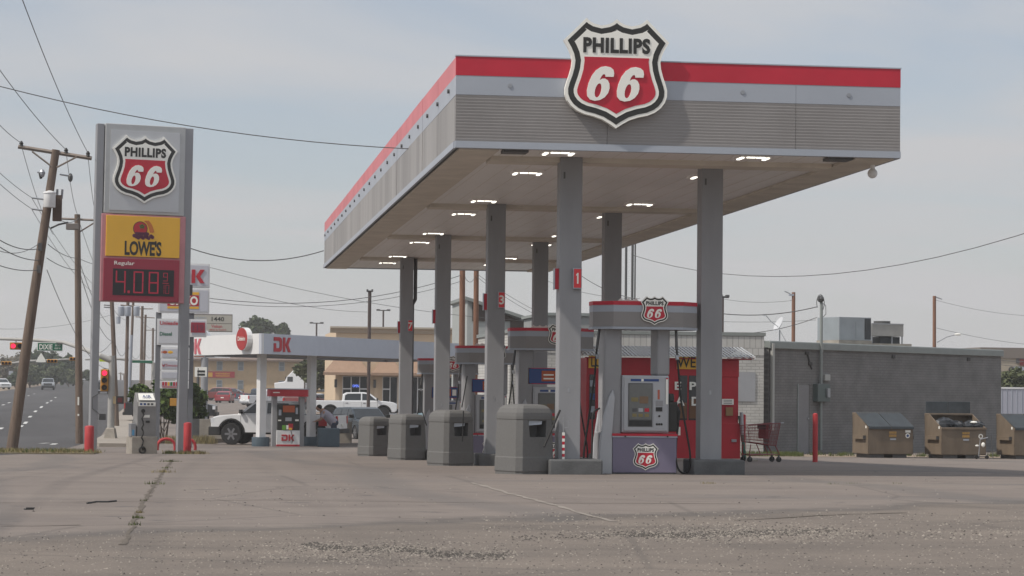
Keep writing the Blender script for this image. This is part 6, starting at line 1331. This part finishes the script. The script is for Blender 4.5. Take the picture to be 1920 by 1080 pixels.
# ------------------------------------------------------------------ traffic signals
SGY = 104; b_ = gp(209, SGY); sp_ = empty('signal_pole', b_, label='pale metal traffic signal pole with a long mast arm and green street sign', cat='traffic signal')
M_pp = mat('signal_pole_pale', (.36, .35, .33), .5, var=.08)
def sl(px, y, dy=0): return at(px, y, SGY+dy)-b_
q = MB(); q.tube([Vector((0, 0, .3)), sl(210, 667)], [.16, .13], M_pp, 12); q.build('post', sp_, smooth=True)
q = MB(); q.tube([sl(208, 676), sl(190, 668), sl(160, 655, 3), (sl(120, 642, 6)), sl(60, 637, 8), sl(-60, 633, 12)], [.14, .13, .11, .09, .08, .07], M_pp, 10); q.build('mast_arm', sp_, smooth=True)
q = MB(); q.lathe([(.36, 0), (.36, .08), (.26, .55), (.2, .60)], M_conc, 4, T(0, 0, 0, rz=.6)); q.build('concrete_base', sp_)
q = MB(); a_, b2_ = sl(70, 651, 6.5), sl(118, 649.5, 6.5); y_ = a_.y-.1; zc3 = (a_.z+b2_.z)/2; hh3 = 8*110/4400
q.box(a_.x, b2_.x, y_-.03, y_, zc3-hh3, zc3+hh3, M_cream); q.box(a_.x+.03, b2_.x-.03, y_-.04, y_-.03, zc3-hh3+.03, zc3+hh3-.03, M_green)
sg = q.build('street_sign', sp_)
q = MB(); q.text('DIXIE', .24, M_cream, Matrix.Translation((a_.x+.40, y_-.045, zc3-.01)), width=.60, bold=.02, ext=.004); q.text('BLVD', .08, M_cream, Matrix.Translation((b2_.x-.22, y_-.045, zc3+.07)), width=.24, ext=.004); q.text('4200 W', .08, M_cream, Matrix.Translation((b2_.x-.24, y_-.045, zc3-.07)), width=.28, ext=.004); q.build('lettering', sg)
def sig(parent, c, horiz=False, lit=0, s=1.0, name='signal_head'):
    q = MB(); L_ = .48*s; w_ = .17*s
    M = Matrix.Translation(c) @ (Matrix.Rotation(pi/2, 4, 'Y').inverted() if horiz else Matrix())
    q.box(-w_, w_, -.12, .12, -L_, L_, M_sigy, M); h_ = q.build(name, parent, bevel=.03)
    for i in range(3):
        z = (L_*.66)*(1-i)
        q = MB(); q.lathe([(.115*s, 0), (.115*s, .02)], M_redon if i == lit else M_trim, 14, M @ T(0, -.12, z, rx=pi/2)); q.tube([(0, -.12, z), (0, -.24, z)], .135*s, M_sigy, 12, False, M); q.build('lens', h_)
sig(sp_, sl(196, 713), s=1.0); q = MB(); q.tube([sl(196, 713), sl(204, 705)], .03, M_pp, 6); q.build('bracket', sp_)
c = sl(38, 649, 9.3); sig(sp_, c, True, s=1.0)
q = MB(); q.tube([c+Vector((-.2, 0, .1)), c+Vector((-.2, 0, .42))], .025, M_dsteel, 6); q.build('bracket', sp_)
q = MB(); c = sl(219, 750); q.box(c.x-.02, c.x+.30, c.y-.15, c.y+.15, c.z-.17, c.z+.17, M_trim); q.box(c.x+.04, c.x+.24, c.y-.16, c.y-.14, c.z-.10, c.z+.10, mat('walk_lens', (.10, .015, .015), .5)); q.box(c.x-.30, c.x-.04, c.y-.12, c.y+.12, c.z-.16, c.z+.16, mat('tan_metal', (.40, .30, .17), .5)); q.build('pedestrian_signal', sp_)
p = at(325.5, 754, 104.5); q = MB(); q.box(-.16, .16, -.12, .12, -.17, .17, M_sigy); q.tube([(0, .1, 0), (.5, .1, 0)], .03, M_steel, 6); q.tube([(.5, .1, 0), (.5, .1, gz(104.5)-p.z)], .05, M_steel, 6); o = q.build('pedestrian_signal', bevel=.02); o.location = p; tag(o, 'tan pedestrian signal box in front of the bush, beside the right pylon leg', 'pedestrian signal')
# far mast arms
def farmast(x0, y0, x1, y1, Y, heads, label, extra=None, post=None):
    A_, B_ = at(x0, y0, Y), at(x1, y1, Y); pb = gp(post or x0, Y); r = empty('signal_mast', pb, label=label, cat='traffic signal')
    q = MB(); q.tube([A_-pb, ((A_+B_)/2-pb)+Vector((0, 0, .15)), B_-pb], [.11, .09, .06], M_pp, 8); q.tube([Vector((0, 0, 0)), Vector(((A_-pb).x, 0, (A_-pb).z))], .13, M_pp, 8); q.build('mast_arm', r)
    for (hx, hy) in heads: sig(r, at(hx, hy, Y-.3)-pb, True, lit=9, s=.72)
    if extra: extra(r, pb, Y)
    return r
def ex1(r, pb, Y):
    q = MB(); c = at(77, 671, Y-.3)-pb; q.prism([(c.x-.35, c.z-.3), (c.x+.35, c.z-.3), (c.x+.22, c.z), (c.x, c.z+.35), (c.x-.22, c.z)], c.y-.05, c.y, M_cream); q.build('white_plate', r)
farmast(-40, 690, 145, 673, 165, ((12, 681), (98, 677), (140, 673)), 'far mast arm with three amber signal heads seen from behind, over the boulevard', ex1, post=-40)
def ex2(r, pb, Y):
    q = MB(); c = at(194, 675, Y-.3)-pb; q.box(c.x-.28, c.x+.25, c.y-.05, c.y, c.z-.12, c.z+.12, mat('sign_lime', (.45, .55, .02), .5)); q.build('lime_plate', r)
    q = MB(); a, b = at(248, 678, Y-.3)-pb, at(286, 679, Y-.3)-pb; q.box(a.x, b.x, a.y-.05, a.y, a.z-.09, a.z+.09, M_green); q.build('street_sign', r)
farmast(288, 680, 160, 674, 170, (), 'far mast arm with a lime plate and a green street sign', ex2, post=288)
# a row of far crossarm poles down the boulevard
for i, (px, yt, Y) in enumerate(((196, 690, 520), (204, 695, 560), (226, 698, 600), (232, 700, 640), (243, 702, 660))):
    r, b_ = wpole(px, yt, px, 716, Y, .2, .15, ('tiny far pole left of the others on the boulevard horizon', 'tiny far pole second from left on the boulevard horizon', 'tiny far pole in the middle of the boulevard horizon', 'tiny far pole second from right on the boulevard horizon', 'tiny far pole at the right end of the boulevard horizon')[i], arms=((px-4, yt+2, px+4, yt+2, .12),))
p = gp(62, 395); q = MB(); q.tube([(0, 0, 0), (0, 0, 2.4)], .05, M_steel, 6); q.box(-.35, .35, -.05, 0, 1.9, 2.8, M_lgrey); o = q.build('road_sign'); o.location = at(20, 722, 398); o.location.z = gz(398); tag(o, 'small grey road sign seen from behind among the roadside bushes', 'road sign')

# ------------------------------------------------------------------ wires
def wire(a, b, sag, r, label, n=14):
    r = r*.72
    A_ = at(*a); B_ = at(*b); pts = []
    for i in range(n+1):
        t = i/n; p = A_.lerp(B_, t); p.z -= sag*4*t*(1-t); pts.append(p)
    if b[0] < 0 or b[0] > 1920 or b[1] < 0: pts.append(pts[-1]+(pts[-1]-pts[-2]).normalized()*70)     # runs on past the picture
    if a[0] < 0: pts.insert(0, pts[0]+(pts[0]-pts[1]).normalized()*70)
    q = MB(); q.tube(pts, r, M_wire, 5, False); o = q.build('power_line', fix=False, smooth=True); tag(o, label, 'power line', 'overhead wires')
WL = [((-60, 146, 42), (766, 279, 41.2), .22, .012, 'thin wire crossing the top of the pylon sign to the canopy side fascia'),
 ((40, 268, 76), (-90, 118, 50), .2, .014, 'upper wire from the left insulator of the leaning pole'), ((124, 281, 76), (-90, 0, 48), .2, .014, 'upper wire from the middle insulator of the leaning pole'), ((165, 287, 76), (20, -60, 46), .2, .014, 'upper wire from the right insulator of the leaning pole'),
 ((40, 272, 76), (100, 440, 95), .3, .013, 'wire falling from the left end of the crossarm towards the second pole'), ((124, 285, 76), (146, 404, 95), .3, .013, 'wire falling from the crossarm middle to the second pole top'), ((165, 291, 76), (182, 412, 95), .3, .013, 'wire falling from the crossarm right end to the second crossarm'),
 ((60, 371, 76), (-60, 265, 60), .1, .012, 'wire from the upper side bracket to the left edge'), ((60, 392, 76), (-60, 285, 60), .1, .012, 'wire from the lower side bracket to the left edge'),
 ((60, 372, 76), (210, 560, 140), .5, .012, 'wire running from the upper bracket down to the third pole'), ((60, 393, 76), (205, 565, 140), .6, .012, 'wire running from the lower bracket down to the third pole'),
 ((75, 466, 76), (-40, 420, 62), .25, .02, 'thick cable from the leaning pole to the left edge, upper one'), ((73, 488, 76), (-40, 432, 62), .2, .02, 'thick cable from the leaning pole to the left edge, middle one'), ((72, 506, 76), (-40, 480, 62), .15, .018, 'thick cable from the leaning pole to the left edge, lowest one'),
 ((90, 458, 76), (143, 484, 95), .1, .018, 'cable between the two left poles, upper one'), ((88, 484, 76), (143, 506, 95), .08, .018, 'cable between the two left poles, lower one'), ((75, 455, 76), (-20, 462, 62), .25, .014, 'slack thin cable loop left of the leaning pole'),
 ((147, 484, 95), (209, 612, 140), .5, .018, 'cable from the second pole down to the third pole, upper'), ((148, 505, 95), (210, 640, 140), .6, .02, 'cable from the second pole down to the third pole, lower'), ((147, 484, 95), (190, 498, 110), .05, .018, 'dark cable from the second pole to behind the pylon'), ((88, 506, 76), (212, 690, 140), 1.0, .016, 'long slack cable from the leaning pole down past the left pylon leg'),
 ((100, 400, 76), (148, 408, 95), .25, .016, 'looped service cable between transformer and second pole'), ((146, 407, 95), (210, 560, 140), .4, .014, 'wire from the second pole top to the third pole'), ((182, 412, 95), (215, 560, 140), .5, .014, 'wire from the second crossarm end to the third pole'),
 ((211, 620, 140), (237, 655, 166), .9, .02, 'sagging cable between the third pole and the transformer pole'), ((210, 640, 140), (150, 650, 110), .5, .02, 'sagging cable left of the third pole'), ((238, 640, 166), (264, 660, 215), .9, .02, 'sagging cable right of the transformer pole'), ((210, 575, 140), (238, 600, 166), .2, .015, 'thin wire between the third pole and the transformers'), ((252, 578, 166), (285, 617, 285), .3, .02, 'thin wire running down the row of far poles'), ((268, 650, 215), (286, 665, 285), .7, .02, 'cable sagging beyond the transformer pole'),
 ((358, 466, 74), (607, 470, 75.3), .35, .022, 'dark cable between the pylon sign and the rear of the canopy'), ((388, 500, 100), (1110, 605, 118), .6, .014, 'long thin wire behind the canopy from the stacked pylon'), ((362, 555, 88), (868, 515, 97), .65, .018, 'upper of two cables meeting the brown twin poles'), ((362, 562, 88), (866, 527, 97), .6, .014, 'lower of two cables meeting the brown twin poles'), ((390, 530, 100), (690, 585, 150), .3, .016, 'thin wire from the stacked pylon to the tall lamp post'),
 ((894, 513, 98), (1020, 590, 90), .1, .014, 'pair wire from the right twin pole, upper'), ((894, 519, 98), (1020, 598, 90), .1, .014, 'pair wire from the right twin pole, lower'), ((868, 510, 97), (894, 512, 98), .4, .014, 'wire loop between the brown twin poles'), ((1000, 515, 95), (1200, 560, 84), .25, .012, 'thin wire crossing behind the nearest columns'), ((1080, 510, 90), (1190, 560, 82), .15, .02, 'dark cable dropping behind the nearest pump sign'),
 ((1185, 478, 92), (1990, 415, 60), 1.15, .016, 'long sagging wire across the sky at the right'), ((1352, 588, 80), (1533, 575, 80), .15, .022, 'thick service cable running to the mast on the dark wall'), ((1352, 560, 120), (1487, 563, 120), .15, .013, 'thin wire to the pole near the satellite dish'), ((1400, 625, 80), (1532, 595, 80), .1, .016, 'lower service cable to the mast on the dark wall'), ((1352, 603, 100), (1530, 600, 100), .05, .011, 'faint level wire behind the satellite dish'),
 ((1752, 562, 120), (1990, 592, 140), .3, .012, 'thin wire from the far right pole top to the right edge'), ((1756, 615, 120), (1990, 650, 140), .2, .014, 'wire from the far right pole middle to the right edge'), ((-20, 616, 130), (210, 590, 140), .3, .012, 'faint level wire behind the leaning pole'), ((1870, 675, 110), (1990, 678, 108), .05, .02, 'upper short cable over the pale fence'), ((1870, 683, 110), (1990, 690, 108), .05, .02, 'lower short cable over the pale fence')]
for w_ in WL: wire(*w_)

# ------------------------------------------------------------------ the hazy air
hz = MB(); hz.box(-700, 700, -60, 1500, -3.5, 60, None)
hzm = bpy.data.materials.new('haze_air'); hzm.use_nodes = True; t = hzm.node_tree; t.nodes.clear()
ho = t.nodes.new('ShaderNodeOutputMaterial'); hv = t.nodes.new('ShaderNodeVolumePrincipled'); hv.inputs['Color'].default_value = (.93, .94, .95, 1); hv.inputs['Density'].default_value = .00042; hv.inputs['Anisotropy'].default_value = .3
t.links.new(hv.outputs[0], ho.inputs['Volume'])
hz.mats = [hzm]; hz.mi = [0]*len(hz.f); o = hz.build('haze'); tag(o, kind='stuff')
scene.cycles.volume_bounces = 1; scene.cycles.volume_step_rate = 5
